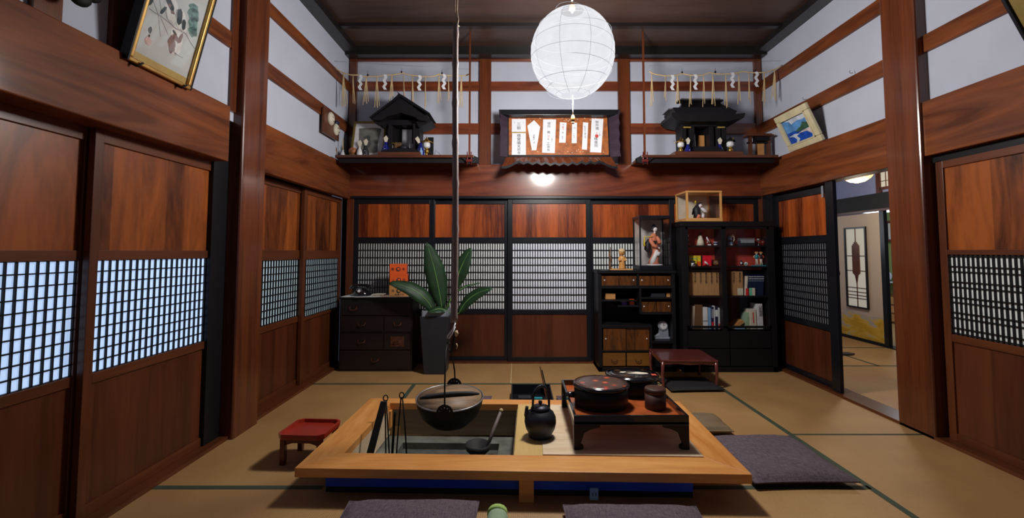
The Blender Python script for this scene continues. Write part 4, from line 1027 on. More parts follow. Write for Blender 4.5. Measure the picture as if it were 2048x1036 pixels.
# grey clock
c = onY(1325, 681, -.24)
t = thing('mantel_clock', 'small grey stone clock on the lower right shelf of the cabinet', 'clock', (c.x, -.24, zp(682) + .0005))
b = MB(); b.box(-.085, .085, -.03, .03, 0, .022); b.build('base', 'grey', t, bevel=.004)
b = MB(); b.prism([(-.08, .022), (-.035, .055), (-.03, .12), (.05, .12), (.055, .10), (.06, .022)], -.02, .025, 'y'); b.build('body', 'grey', t, bevel=.004)
b = MB(); b.tube([(0, -.028, .135), (0, .03, .135)], .048, 28); cs = b.build('case', 'grey', t)
b = MB(); b.tube([(.004, -.031, .135), (.004, -.028, .135)], .034, 24); fc = b.build('dial', 'offwhite', cs)
b = MB(); b.box(.002, .006, -.033, -.031, .135, .158); b.build('hand', 'ink', fc); b = MB(); b.box(.004, .02, -.033, -.031, .134, .137); b.build('hand', 'ink', fc)

# things on the cabinet top
p = onY(1244, 538, -.25); zc = cz1 + .0005
solo('wooden_stand', MB().box(-.13, .10, -.05, .05, 0, .012), 'lightwood', 'flat pale wooden stand under the carved figure on the cabinet', 'stand', (p.x, -.25, zc), bevel=.003)
t = thing('wooden_doll', 'pale carved wooden figure with a round head on the cabinet top', 'figurine', (p.x, -.25, zc + .0125))
b = MB(); b.lathe([(0, 0), (.032, 0), (.034, .01), (.030, .06), (.034, .105), (.028, .13), (0, .132)], n=20); b.build('body', 'lightwood', t)
b = MB(); b.ball((0, -.002, .165), .033, 16, .95); hd_ = b.build('head', 'lightwood', t)
b = MB(); b.box(-.014, -.006, -.037, -.030, .165, .169); b.box(.006, .014, -.037, -.030, .165, .169); b.box(-.002, .003, -.037, -.033, .150, .158); b.build('face', 'ink', hd_)
b = MB(); b.lathe([(.033, .172), (.034, .185), (.022, .205), (0, .21)], n=16); b.build('cap', 'straw', hd_)
b = MB(); b.tube([(-.032, -.01, .11), (-.035, -.03, .085), (-.012, -.036, .09)], .009, 8); b.tube([(.032, -.01, .11), (.035, -.03, .085), (.012, -.036, .09)], .009, 8); b.build('arms', 'lightwood', t)
p = onY(1221, 537, -.24)
t = thing('driftwood_carving', 'slender dark twisted carving left of the pale wooden figure', 'carving', (p.x, -.24, zc))
b = MB(); b.tube([(.0, 0, .0), (-.006, 0, .06), (.004, 0, .11), (-.008, 0, .15), (.0, 0, .20), (.002, 0, .235)], [.016, .009, .014, .012, .006, .004], 8); b.build('stem', 'brownbook', t)
b = MB(); b.tube([(.0, 0, .03), (.02, -.005, .018), (.03, -.005, .005)], [.006, .006, .005], 6); b.build('branch', 'straw', t)

# doll cases
def case(name, label, x0, x1, y0, y1, z0, z1, base, cap, m, st, side_bars=True):
    X, Yc = (x0 + x1) / 2, (y0 + y1) / 2; a, d = (x1 - x0) / 2, (y1 - y0) / 2; H = z1 - z0
    t = thing(name, label, 'display case', (X, Yc, z0))
    b = MB(); b.box(-a, a, -d, d, 0, base); b.build('base', m, t, bevel=.003)
    b = MB(); b.box(-a, a, -d, d, H - cap, H); b.build('top', m, t, bevel=.003)
    i = .012
    for sx in (-1, 1):
        for sy in (-1, 1):
            b = MB(); xx = sx * (a - i); yy = sy * (d - i); b.box(xx - st / 2, xx + st / 2, yy - st / 2, yy + st / 2, base, H - cap); b.build('corner_post', m, t)
    for q in ((-a + i, a - i, -d + i - .001, -d + i + .001), (-a + i - .001, -a + i + .001, -d + i, d - i), (a - i - .001, a - i + .001, -d + i, d - i)):
        b = MB(); b.box(*q, base, H - cap); b.build('glass_pane', 'glass', t)
    return t, a, d, H
# tall black case with the kimono doll
c0 = onY(1279, 540, -.33); c1 = onY(1345, 540, -.33); zt_ = onY(1310, 431, -.33).z
t, a, d, H = case('doll_case', 'tall black framed glass case holding the kimono doll', c0.x, c1.x, -.34, -.06, zc, zt_, .045, .03, 'lacquer', .014)
b = MB(); b.box(-a + .014, a - .014, d - .012, d - .008, .045, H - .03); b.build('back_panel', plain('silver_backing', (.50, .47, .46), .5, var=.3, nscale=9), t)
DX, DY = (c0.x + c1.x) / 2 + .025, -.20; zd = zc + .0455
t = thing('kimono_doll', 'doll in a salmon and black kimono standing in the black glass case', 'doll', (DX, DY, zd)); t.scale = (1.08, 1.0, 1.0)
b = MB(); b.lathe([(0, 0), (.075, 0), (.08, .008), (.07, .012), (0, .013)], n=28); b.build('stand', 'offwhite', t)
b = MB(); b.tube([(-.01, 0, .013), (-.005, -.01, .06), (.012, -.01, .12), (.016, -.006, .17), (-.004, 0, .215), (-.012, .0, .26), (-.006, -.004, .31), (.002, -.006, .335)], [.055, .042, .034, .036, .030, .034, .030, .012], 16); b.build('kimono', 'salmon', t)
b = MB(); b.tube([(-.03, -.02, .014), (-.02, -.038, .06), (.004, -.042, .12), (.015, -.036, .16)], [.026, .024, .020, .012], 12); b.build('skirt_lining', 'offwhite', t)
b = MB(); b.tube([(.02, -.045, .10), (.026, -.044, .14)], [.020, .022], 10); b.build('sleeve_cuff', 'offwhite', t)
b = MB(); b.tube([(-.012, .0, .215), (-.012, .0, .255)], [.034, .036], 16); b.build('sash', 'ink', t)
b = MB(); b.tube([(-.035, .02, .265), (-.055, .03, .22), (-.062, .02, .165), (-.055, .01, .14)], [.022, .032, .030, .012], 10); b.build('sash_bow', 'ink', t)
b = MB(); b.tube([(-.035, -.012, .30), (-.042, -.03, .255), (-.02, -.048, .205), (.02, -.052, .185)], [.016, .018, .020, .016], 10); b.build('sleeve', 'salmon', t)
b = MB(); b.tube([(.02, -.012, .30), (.04, -.02, .26), (.045, -.03, .225)], [.015, .018, .02], 10); b.build('sleeve', 'salmon', t)
b = MB(); b.tube([(.015, -.052, .187), (.03, -.056, .180), (.038, -.056, .168)], [.010, .009, .005], 8); b.build('hand', 'skin', t)
b = MB(); b.tube([(.002, -.006, .325), (.005, -.010, .352)], [.010, .009], 10); b.ball((.008, -.014, .372), .021, 16, 1.2); hd_ = b.build('head', 'skin', t)
b = MB(); b.box(-.003, .003, -.0365, -.033, .374, .3755); b.box(.010, .016, -.0365, -.033, .374, .3755); b.box(.004, .009, -.037, -.034, .360, .3625); b.box(.0055, .0075, -.0385, -.034, .366, .371); b.build('face', 'ink', hd_)
b = MB(); b.ball((.004, .004, .385), .030, 16, .95); b.ball((-.012, .006, .37), .021, 12); b.ball((.024, .0, .372), .014, 10); b.ball((.002, .01, .412), .016, 12); b.build('hair', 'ink', hd_)
b = MB(); b.tube([(-.10, -.03, .30), (-.05, -.04, .295), (-.02, -.04, .30)], .003, 6); b.tube([(-.10, -.03, .30), (-.105, -.03, .23), (-.1, -.03, .2)], [.004, .009, .010], 8); b.build('flower_spray', 'yellow', t)

# ---- bookcase
KY = -.38; bx0_, bx1_, bz1 = 1.648, 2.58, 1.492; X = (bx0_ + bx1_) / 2; Yc = (KY + yB) / 2
t = thing('bookcase', 'large black bookcase with glass doors and red backing beside the right wall', 'bookcase', (X, Yc, 0)); bk = t
cb('side_panel', bx0_, bx0_ + .045, 0, bz1); cb('side_panel', bx1_ - .05, bx1_, 0, bz1); cb('top_board', bx0_ - .01, bx1_ + .01, bz1 - .05, bz1, ya=KY - .01)
cb('back_panel', bx0_, bx1_, 0, 1.0, ya=yB, yb=yB + .01); cb('base_board', bx0_, bx1_, 0, .05)
xa, xb = bx0_ + .045, bx1_ - .05; xm = onY(1449, 500, KY).x
def zq(y, Y=KY): return onY(1450, y, Y).z
b = MB(); b.box(xa - X, xb - X, -.215 - Yc, -.205 - Yc, 1.0, bz1 - .05); b.build('red_backing', 'redback', t)
shz = [zq(491), zq(533), zq(593), zq(661)]
for z in shz: cb('shelf', xa, xb, z - .016, z + .002, ya=KY + .04)
cb('shelf', xa, xm, zq(541) - .008, zq(541), ya=KY + .06)
cb('divider', xm - .03, xm + .012, .40, bz1 - .05, ya=KY + .002)
for (q0, q1) in ((xa, xm - .005), (xm - .005, xb)):
    b = MB(); w_ = .022; z0_, z1_ = .43, bz1 - .055; y0_ = KY - Yc
    b.box(q0 - X, q0 - X + w_, y0_, y0_ + .015, z0_, z1_); b.box(q1 - X - w_, q1 - X, y0_, y0_ + .015, z0_, z1_); b.box(q0 - X, q1 - X, y0_, y0_ + .015, z0_, z0_ + w_); b.box(q0 - X, q1 - X, y0_, y0_ + .015, z1_ - w_, z1_)
    dr = b.build('glass_door', 'black', t)
    b = MB(); b.box(q0 - X + w_, q1 - X - w_, y0_ + .006, y0_ + .009, z0_ + w_, z1_ - w_); b.build('glass_pane', 'glass', dr)
for i in range(2):
    for j in range(2):
        w_ = (xb - xa) / 2; b = MB(); b.box(xa + i * w_ + .004 - X, xa + (i + 1) * w_ - .004 - X, KY + .003 - Yc, KY + .02 - Yc, .06 + j * .175, .225 + j * .175); b.build('drawer', 'black', t, bevel=.003)
# books
YB = -.30
def book(px0, px1, ztop_px, zbase, m, label, tilt=0, depth=.16, cat='book', name='book', strip=None, grp=None, Y=YB, deco=None):
    p0 = onY(px0, 600, Y).x; p1 = onY(px1, 600, Y).x; H = onY((px0 + px1) / 2, ztop_px, Y).z - zbase; w_ = p1 - p0
    t = thing(name, label, cat, ((p0 + p1) / 2, Y, zbase + .0005)); t.rotation_euler = (0, tilt, 0); t['group'] = grp or 'books in the bookcase'
    b = MB(); b.box(-w_ / 2 + .0005, w_ / 2 - .0005, 0, depth, 0, H); b.build('cover', m, t, bevel=min(.002, w_ * .2))
    if strip:
        for (za, zz, ms_) in strip:
            b = MB(); b.box(-w_ / 2 * .95, w_ / 2 * .95, -.0008, .0, H * za, H * zz); b.build('label', ms_, t)
    if deco: text('spine_title', vert(deco), min(.022, w_ * .62), 'ink', t, Matrix.Translation((0, -.0012, H * .96)) @ FRONT, .85)
    return t
z3 = shz[2] + .002; z4 = shz[3] + .002
xs = [1374, 1385.5, 1397, 1408, 1419, 1430, 1440]
for k in range(6):
    book(xs[k], xs[k + 1], 543.5, z3, 'bookspine', ['first tan volume at the left end of the tan book row', 'second tan volume from the left in the tan book row', 'third tan volume from the left in the tan book row', 'fourth tan volume from the left in the tan book row', 'fifth tan volume from the left in the tan book row', 'tan volume at the right end of the row, a little paler'][k], grp='tan volumes in the bookcase', deco='東北地方誌' + '一二三四五六'[k])
book(1463, 1475, 543, z3, 'bookspine', 'tan volume at the left on the right half of the shelf', grp='tan volumes in the bookcase', deco='東北地方誌七')
book(1475, 1487, 543, z3, 'bookspine', 'tan volume with a cream patch low on its spine', grp='tan volumes in the bookcase', deco='東北地方誌八', strip=[(.02, .3, 'ivory')])
book(1490, 1494, 552, z3, 'ivory', 'thin white booklet leaning beside the tan volumes', .10)
for k in range(6):
    book(1496 + k * 5.2, 1501 + k * 5.2, 550, z3, 'navy', ['leftmost', 'second', 'third', 'fourth', 'fifth', 'rightmost'][k] + ' of the navy booklets with pale dots on the spines', .07, .12, strip=[(.90, .93, 'offwhite'), (.80, .83, 'offwhite'), (.70, .73, 'grey')], grp='navy dotted booklets')
for x0, x1, y, m, lb in ((1492, 1498, 577, 'red', 'small red card in front of the navy booklets'), (1499, 1505, 576, 'mint', 'small mint card in front of the navy booklets'), (1505, 1511, 576, 'ivory', 'small cream card in front of the navy booklets')):
    book(x0, x1, y, z3, m, lb, 0, .003, 'card', 'card', Y=-.318, grp='small cards in the bookcase')
for x0, x1, y, m, lb, tl, st in ((1371, 1374, 620, 'reddark', 'thin dark red book at the far left of the lower shelf', .03, None), (1374, 1377.5, 602, 'brownbook', 'tall thin brown book second on the lower shelf', .02, None),
        (1381, 1387, 612, 'ivory', 'cream book leaning slightly on the lower shelf', .06, None), (1388, 1404, 610, 'brownbook', 'thick brown book on the lower shelf', .02, [(.05, .08, 'tanbox')]),
        (1405, 1415, 615, 'offwhite', 'wide white book with a dark band on the lower shelf', 0, [(.35, .38, 'ink'), (.02, .06, 'greencloth')]), (1416, 1421.5, 616, 'skyblue', 'light blue book on the lower shelf', 0, None),
        (1422, 1427, 614, 'navy', 'navy book with a red spot on the lower shelf', .01, [(.1, .32, 'red'), (.5, .9, 'grey')]), (1427.2, 1429.5, 612, 'offwhite', 'thin white book between two navy books', 0, None),
        (1429.7, 1435, 613, 'navy', 'navy book with white lettering on the lower shelf', 0, [(.55, .85, 'offwhite')]), (1436, 1441, 616, 'offwhite', 'white book with a red foot at the right of the lower shelf', 0, [(.02, .25, 'inkred')])):
    book(x0, x1, y, z4, m, lb, tl, .15, strip=st)
c = onY(1476, 652, -.26)
def lean(name, px, m, lb, wd, H, tl, dy, dep=.14, st=None):
    t = thing(name, lb, 'book', (onY(px, 655, -.30 + dy).x, -.30 + dy, z4 + .001)); t.rotation_euler = (0, tl, 0); t['group'] = 'books in the bookcase'
    b = MB(); b.box(-wd / 2, wd / 2, 0, dep, 0, H); b.build('cover', m, t, bevel=.002)
    if st:
        b = MB(); b.box(-wd * st[0], wd * st[0], -.001, 0, H * st[1], H * st[2]); b.build('label', st[3], t)
    return t
lean('book', 1521.5, 'offwhite', 'tall white book with brush writing on the lower right shelf', .055, .25, -.02, 0)
text('spine_title', vert('山形物語'), .034, 'ink', [o for o in bpy.data.objects if o.get('label', '').startswith('tall white book')][0], Matrix.Translation((.008, -.0012, .235)) @ FRONT, .8)
lean('book', 1508, 'ivory', 'cream book with a red stripe left of the tall white book', .06, .195, -.03, .0, st=(.10, .3, .85, 'inkred'))
lean('book', 1493, 'greencloth', 'pale green book leaning between the cream book and the shelf', .05, .16, .32, .02)
lean('book', 1464, 'tanbox', 'tan book slanting low on the lower right shelf', .035, .14, 1.02, .01)
lean('book', 1481, 'skyblue', 'thin light blue book lying flat on the lower right shelf', .09, .012, .0, -.02, .1)

# small things on the two upper shelves
z1_ = shz[0] + .0025; z2_ = shz[1] + .0025
def fig(name, lb, px, parts, z, cat='figurine', Y=-.275):
    t = thing(name, lb, cat, (onY(px, 480, Y).x, Y, z))
    for nm, m, fn in parts:
        b = MB(); fn(b); b.build(nm, m, t)
    return t
fig('doll', 'small dark doll with a white head at the left of the top shelf', 1375, [('body', 'ink', lambda b: b.lathe([(0, 0), (.024, 0), (.020, .03), (.012, .07), (.008, .085), (0, .09)], n=14)), ('head', 'offwhite', lambda b: b.ball((0, 0, .10), .015, 12)), ('skirt_hem', 'inkred', lambda b: b.lathe([(.025, .0), (.026, .012), (.022, .02)], n=14, open_=True)), ('arm', 'offwhite', lambda b: b.tube([(-.01, -.014, .04), (0, -.018, .05), (.006, -.016, .07)], .004, 6))], z1_)
fig('doll', 'doll in a wide beige gown on the top shelf', 1401, [('gown', 'ivory', lambda b: b.lathe([(0, 0), (.040, 0), (.032, .04), (.018, .085), (.010, .10), (0, .105)], n=18)), ('sleeve', 'greencloth', lambda b: b.tube([(-.02, 0, .07), (-.01, -.006, .095)], .009, 8)), ('head', 'ink', lambda b: b.ball((0, 0, .12), .014, 12))], z1_)
fig('figurine', 'dark figurine with white flecks beside the beige gowned doll', 1415, [('body', 'reddark', lambda b: b.tube([(0, 0, 0), (.004, 0, .03), (-.01, 0, .07)], [.030, .026, .014], 12)), ('shawl', 'offwhite', lambda b: b.tube([(-.016, -.014, .085), (-.006, -.02, .06), (.012, -.022, .03)], [.006, .009, .005], 8)), ('base_trim', 'offwhite', lambda b: b.box(-.01, .022, -.032, -.026, 0, .012))], z1_)
for k, px in enumerate((1431, 1442)):
    fig('small_cup', ['left one of the two small patterned cups on the top shelf', 'right one of the two small patterned cups on the top shelf'][k], px, [('bowl', 'navy', lambda b: b.lathe([(0, 0), (.018, 0), (.022, .03), (.019, .03), (.016, .004), (0, .004)], n=16)), ('band', 'offwhite', lambda b: b.lathe([(.0195, .004), (.0205, .012)], n=16, open_=True)), ('rim', 'offwhite', lambda b: b.lathe([(.0225, .03), (.0225, .035), (.019, .035)], n=16, open_=True))], z1_, 'cup')
fig('jug', 'blue and white beer jug on the top shelf right of the divider', 1459, [('body', 'skyblue', lambda b: b.lathe([(0, 0), (.032, 0), (.034, .008), (.028, .03), (.027, .06), (.018, .085), (.016, .09)], n=20)), ('foot', 'ivory', lambda b: b.lathe([(.033, 0), (.036, .004), (.033, .009)], n=20, open_=True)), ('lid', 'steel', lambda b: b.lathe([(.018, .09), (.016, .10), (.006, .108), (.004, .118), (0, .12)], n=16)), ('pattern', 'navy', lambda b: b.lathe([(.0295, .035), (.0285, .055)], n=20, open_=True)), ('handle', 'ivory', lambda b: b.tube([(.02, 0, .085), (.045, 0, .095), (.05, 0, .06), (.03, 0, .025)], .005, 6)), ('spout', 'ivory', lambda b: b.tube([(.03, 0, .095), (.036, 0, .112)], [.004, .006], 6))], z1_)
fig('camera_case', 'wide grey box with a silver top on the top shelf', 1492, [('body', 'slate', lambda b: b.box(-.075, .075, -.03, .03, 0, .045)), ('front_strip', 'grey', lambda b: b.box(-.07, .07, -.032, -.03, .025, .06)), ('lid', 'steel', lambda b: b.box(-.075, .075, -.03, .03, .045, .075))], z1_, 'box')
fig('goblet', 'small silver goblet right of the silver topped box', 1517, [('cup', 'steel', lambda b: b.lathe([(0, .04), (.008, .042), (.017, .05), (.018, .07), (.015, .07), (.012, .052), (0, .048)], n=16)), ('stem', 'steel', lambda b: b.lathe([(.012, 0), (.010, .006), (.003, .01), (.003, .04)], n=12))], z1_, 'goblet')
fig('dark_jar', 'small dark red jar at the right end of the top shelf', 1526, [('body', 'reddark', lambda b: b.lathe([(0, 0), (.02, 0), (.024, .03), (.018, .055), (0, .055)], n=16)), ('lid', 'black', lambda b: b.lathe([(.019, .055), (.012, .062), (0, .064)], n=14))], z1_, 'jar')
# second shelf
for k, px in enumerate((1379, 1388, 1396)):
    fig('yellow_box', ['leftmost of the yellow boxes on the second shelf', 'middle one of the yellow boxes on the second shelf', 'rightmost yellow box, orange at its foot, on the second shelf'][k], px, [('carton', 'yellow', lambda b: b.box(-.016, .016, -.02, .02, .0 if k < 2 else .045, .105)), ('band', 'mint' if k < 2 else 'orange', lambda b: b.box(-.0165, .0165, -.0205, .0205, .07 if k < 2 else 0, .078 if k < 2 else .045))], z2_, 'box')
fig('masked_figurine', 'small figurine with a dark hat in front of the yellow boxes', 1385, [('body', 'offwhite', lambda b: b.lathe([(0, 0), (.022, 0), (.018, .03), (.010, .04), (0, .042)], n=14)), ('hat', 'ink', lambda b: b.lathe([(.030, .040), (.028, .044), (.010, .056), (0, .058)], n=16)), ('scarf', 'navy', lambda b: b.tube([(-.012, -.018, .005), (0, -.021, .018), (.012, -.018, .028)], .005, 6))], z2_, Y=-.325)
fig('red_card', 'bright red square card standing on the second shelf', 1413, [('card', plain('bright_red', (.75, .01, .03), .5), lambda b: b.box(-.045, .045, .0, .006, 0, .105)), ('edge', 'ink', lambda b: b.prism([(-.05, 0), (-.062, .105), (-.045, .105)], -.001, .005, 'y'))], z2_, 'card')
fig('red_bird', 'small red and white bird figure leaning on the red card', 1410, [('body', 'red', lambda b: b.ball((-.008, 0, .018), .017, 12)), ('wing', 'offwhite', lambda b: b.tube([(-.014, -.01, .045), (.004, -.014, .03), (.03, -.012, .006)], [.008, .010, .004], 8))], z2_, Y=-.31)
fig('wooden_owl', 'small brown round carving at the right of the red card', 1431, [('body', 'brownbook', lambda b: b.ball((0, 0, .03), .030, 14)), ('belly', 'tanbox', lambda b: b.ball((.002, -.018, .026), .013, 10))], z2_)
fig('magpie_figurine', 'small black and white bird on the right half of the second shelf', 1482, [('body', 'ink', lambda b: b.ball((0, 0, .025), .018, 12, 1.2)), ('breast', 'offwhite', lambda b: b.ball((-.008, -.010, .028), .010, 10, 1.3)), ('head', 'ink', lambda b: b.ball((-.004, 0, .05), .010, 10))], z2_)
fig('white_shell', 'round white shell beside the black and white bird', 1491, [('shell', 'offwhite', lambda b: b.ball((0, 0, .020), .021, 14, 1, 1, .6)), ('mark', 'mint', lambda b: b.ball((-.012, -.008, .02), .010, 10))], z2_)
t = fig('children_figurine', 'pair of children figures on a teal base at the right of the second shelf', 1516, [('base', 'teal', lambda b: b.box(-.062, .062, -.03, .03, 0, .008))], z2_, Y=-.30)
for k, (x, m, hair, hat) in enumerate(((-.018, 'teal', 'brownbook', 'tanbox'), (.026, 'ink', 'brownbook', 'tanbox'))):
    b = MB(); b.tube([(x - .008, 0, .008), (x - .006, 0, .05), (x - .006, 0, .07)], [.006, .007, .008], 8); b.build('leg', 'ivory', t)
    b = MB(); b.tube([(x + .012, 0, .008), (x + .004, 0, .05), (x + .004, 0, .07)], [.006, .007, .008], 8); b.build('leg', 'ivory', t)
    b = MB(); b.ball((x, 0, .092), .019 if k == 0 else .014, 12, 1.35); bd = b.build('body', m, t)
    b = MB(); b.tube([(x - .015, 0, .108), (x - .032, -.004, .098), (x - .028, -.006, .08)], .005, 6); b.tube([(x + .015, 0, .108), (x + .024, -.004, .095), (x + .018, -.006, .08)], .005, 6); b.build('arms', 'ivory' if k == 0 else 'inkred', bd)
    b = MB(); b.ball((x, 0, .128), .013, 12); hd_ = b.build('head', 'ivory', t)
    b = MB(); b.lathe([(.022, .132), (.020, .136), (.012, .144), (0, .146)], (x, 0, 0), 14); b.build('hat', 'tanbox', hd_)

# light wood case on top of the bookcase
c0 = onY(1371, 440, -.34); c1 = onY(1443, 440, -.34); zt_ = onY(1405, 382, -.34).z
t, a, d, H = case('doll_case', 'light wooden glass case holding the dancing figure on top of the bookcase', c0.x, c1.x, -.37, -.04, bz1 + .0005, zt_, .035, .018, 'lightwood', .018)
b = MB(); b.box(-a + .012, a - .012, d - .012, d - .008, .035, H - .018); b.build('back_panel', 'ivory', t)
t = thing('dancer_doll', 'dark robed dancing doll with a white hat inside the light wooden case', 'doll', ((c0.x + c1.x) / 2 + .01, -.22, bz1 + .036)); t.rotation_euler = (0, 0, 0); t.scale = (.9, .9, .9)
b = MB(); b.tube([(-.02, 0, .0), (-.03, 0, .06), (-.035, 0, .11), (-.02, 0, .16)], [.05, .042, .045, .02], 14); b.build('robe', 'ink', t)
b = MB(); b.tube([(-.03, -.02, .0), (-.02, -.035, .05)], [.03, .02], 12); b.build('skirt', 'salmon', t)
b = MB(); b.tube([(-.03, 0, .14), (-.065, 0, .10), (-.09, -.01, .05)], [.02, .018, .008], 8); b.build('sleeve', 'ink', t)
b = MB(); b.tube([(.01, -.02, .125), (.05, -.03, .09), (.075, -.035, .075)], [.016, .022, .010], 10); b.build('sleeve', 'offwhite', t)
b = MB(); b.tube([(.02, -.02, .01), (.035, -.02, .05), (.03, -.01, .07)], [.026, .016, .005], 10); b.build('apron', 'offwhite', t)
b = MB(); b.ball((.004, -.014, .150), .024, 14, 1.15); hd_ = b.build('head', 'skin', t)
b = MB(); b.ball((.0, .004, .163), .033, 14, .9); b.tube([(.02, .0, .15), (.035, -.004, .12)], [.014, .006], 8); b.build('hair', 'ink', hd_)
b = MB(); b.box(-.006, .010, -.044, -.038, .136, .141); b.build('mouth', 'inkred', hd_)
b = MB(); b.ball((-.05, -.01, .195), .010, 10, 1.8); b.build('hair_ornament', 'yellow', t)

# ================================================================== THINGS HIGH ON THE WALLS
# ---- plaque with paper slips
PS = 189.0
t = thing('votive_plaque', 'carved wooden plaque covered with paper slips at the middle of the back wall', 'plaque', (.448, -.20, 2.385)); t.rotation_euler = (-.16, 0, 0)
def q_(px, py): return (px - 1117) / PS, -(py - 272) / PS
def qbox(b, x0, x1, y0, y1, d0, d1):
    (a, c), (e, f) = q_(x0, y1), q_(x1, y0); b.box(a, e, d0, d1, c, f)
b = MB(); qbox(b, 1014, 1216, 228, 312, .0, .02); b.build('board', plain('amber_board', (.34, .095, .018), .5, var=.45, nscale=16), t)
b = MB(); (xa, za), (xb, zb_) = q_(996, 217), q_(1238, 226)
b.prism([(xa, za), (xb, za), (xb - .005, zb_), (xb - .11, zb_ - .015), (xa + .11, zb_ - .015), (xa + .005, zb_)], -.075, .02, 'y'); b.build('top_moulding', 'lacquer', t, bevel=.004)
def flare(name, inner, outer, m, dz=-.085, th=.012):
    # board running from an inner edge (on the plaque) to an outer edge standing forward
    n = len(outer); b = MB(); vs = []
    for (u, v) in zip(inner, outer):
        (x0, z0), (x1, z1) = q_(*u), q_(*v); vs += [(x0, 0, z0), (x1, dz, z1), (x1, dz + th, z1), (x0, th, z0)]
    fs = []
    for i in range(n - 1):
        a = 4 * i; c = a + 4
        for j in range(4): fs.append((a + j, a + (j + 1) % 4, c + (j + 1) % 4, c + j))
    fs += [(0, 1, 2, 3), tuple(4 * (n - 1) + j for j in (3, 2, 1, 0))]
    b.add(vs, fs); return b.build(name, m, t)
ys = [228, 236, 244, 252, 262, 272, 282, 292, 302, 312]; wob = [0, 4, 7, 4, 9, 6, 10, 6, 9, 6]
purp = plain('aubergine_lacquer', (.045, .028, .045), .3)
flare('side_board', [(1015, y) for y in ys], [(997 + w_ * .35, 219 + (y - 228) * 1.16) for y, w_ in zip(ys, wob)], purp)
flare('side_board', [(1215, y) for y in ys], [(1237 - w_ * .5, 219 + (y - 228) * 1.16) for y, w_ in zip(ys, wob)], purp)
n_ = 27; xs_ = [1012 + 206 * k / (n_ - 1) for k in range(n_)]
xo = [1002 + 224 * k / (n_ - 1) for k in range(n_)]
yo = [335, 335, 332, 327, 323, 327, 323.5, 328, 324, 329, 325, 330, 326, 330, 326, 330, 325, 329, 324, 328, 323.5, 327, 323, 327, 332, 335, 335]
flare('sill_board', [(x, 311) for x in xs_], list(zip(xo, [y + 3 for y in yo])), 'post', dz=-.075)
b = MB()
for k in range(n_ - 1):
    (xa, za), (xb, zb_) = q_(xo[k], yo[k] + 3), q_(xo[k + 1], yo[k + 1] + 3)
    b.hexa([(xa, -.085, za - .018), (xb, -.085, zb_ - .018), (xb, -.07, zb_ - .018), (xa, -.07, za - .018), (xa, -.085, za + .006), (xb, -.085, zb_ + .006), (xb, -.07, zb_ + .006), (xa, -.07, za + .006)])
b.build('scalloped_edge', 'lacquer', t)
b = MB(); qbox(b, 1012, 1016, 227, 312, -.006, .01); b.build('inner_frame', 'black', t)
b = MB(); qbox(b, 1214, 1218, 227, 312, -.006, .01); b.build('inner_frame', 'black', t)
b = MB(); qbox(b, 1012, 1218, 308, 312, -.006, .01); b.build('inner_frame', 'black', t)
for x_ in (-.35, .35):
    b = MB(); b.box(x_ - .02, x_ + .02, .018, .235, .10, .12); b.build('wall_bracket', 'black', t)
b = MB(); rnd = random.Random(3)
for k in range(60):
    u, v = rnd.uniform(1019, 1212), rnd.choice([rnd.uniform(229, 236), rnd.uniform(294, 304), rnd.uniform(236, 300)]); x, z = q_(u, v); r = rnd.uniform(.002, .006)
    b.box(x - r, x + r, -.0008, 0, z - r * .7, z + r * .7)
q = b.build('paper_flecks', 'ivory', t); q['kind'] = 'stuff'
def slip(poly, mat='white', texts=()):
    b = MB(); pts = [q_(*p) for p in poly]; b.prism(pts, -.0022, -.0008, 'y'); o = b.build('paper_slip', mat, t)
    for (body, px, py, size, m) in texts:
        x, z = q_(px, py); text('brush_writing', vert(body), size * .86, m, o, Matrix.Translation((x, -.0026, z)) @ FRONT, 1.0)
slip([(1022, 231), (1050, 231), (1050, 259.5), (1022, 259.5)], texts=[('三朝', 1036, 239, .050, 'ink'), ('〉', 1028.5, 237, .03, 'ink'), ('〈', 1043.5, 237, .03, 'ink')])
slip([(1022.5, 261.5), (1050, 261.5), (1050, 308), (1022, 308)], texts=[('橋寳贖', 1036, 263.5, .048, 'ink'), ('見照寺', 1036, 287, .042, 'ink')])
b = MB(); qbox(b, 1021.5, 1050.5, 259, 261.5, -.004, -.001); b.build('gold_band', 'goldcloth', t)
slip([(1053, 246), (1066.5, 233.5), (1079, 248), (1070.5, 298), (1062, 298)], texts=[('宗賢大', 1066, 265, .026, 'ink'), ('師', 1066.5, 280, .026, 'inkgrey')])
slip([(1085, 232), (1111, 232), (1107, 304), (1082, 303)], texts=[('御所', 1096.5, 238, .040, 'ink'), ('橋', 1095.5, 257, .040, 'ink'), ('之', 1095.5, 266, .036, 'inkred'), ('札', 1095.5, 272.5, .03, 'ink'), ('正覚寺', 1094.5, 281, .042, 'ink'), ('木尾山', 1102, 272, .018, 'ink')])
slip([(1118.5, 238), (1132, 239), (1129, 282), (1116, 282)], texts=[('水', 1125, 241, .028, 'inkgrey'), ('雲大', 1124.5, 247, .028, 'inkred'), ('神', 1123.5, 259, .028, 'inkgrey'), ('奉寺', 1123, 268, .022, 'inkgrey')])
slip([(1143, 239), (1153, 239), (1151, 283), (1141, 283)], texts=[('山', 1147.5, 248, .03, 'inkgrey'), ('十方大', 1146, 262, .022, 'inkgrey')])
slip([(1165, 238), (1175.5, 239), (1171, 297), (1161, 296)], texts=[('新道所之橋山院', 1168.5, 246, .024, 'inkgrey')])
slip([(1182.5, 230), (1206.5, 231), (1199, 303), (1177, 302)], texts=[('御所橋', 1193, 235, .042, 'ink'), ('之', 1191.5, 260, .036, 'inkred'), ('橋徹院', 1189.5, 271, .044, 'ink'), ('一心寺', 1197.5, 259, .018, 'ink')])
x, z = q_(1191.5, 268)
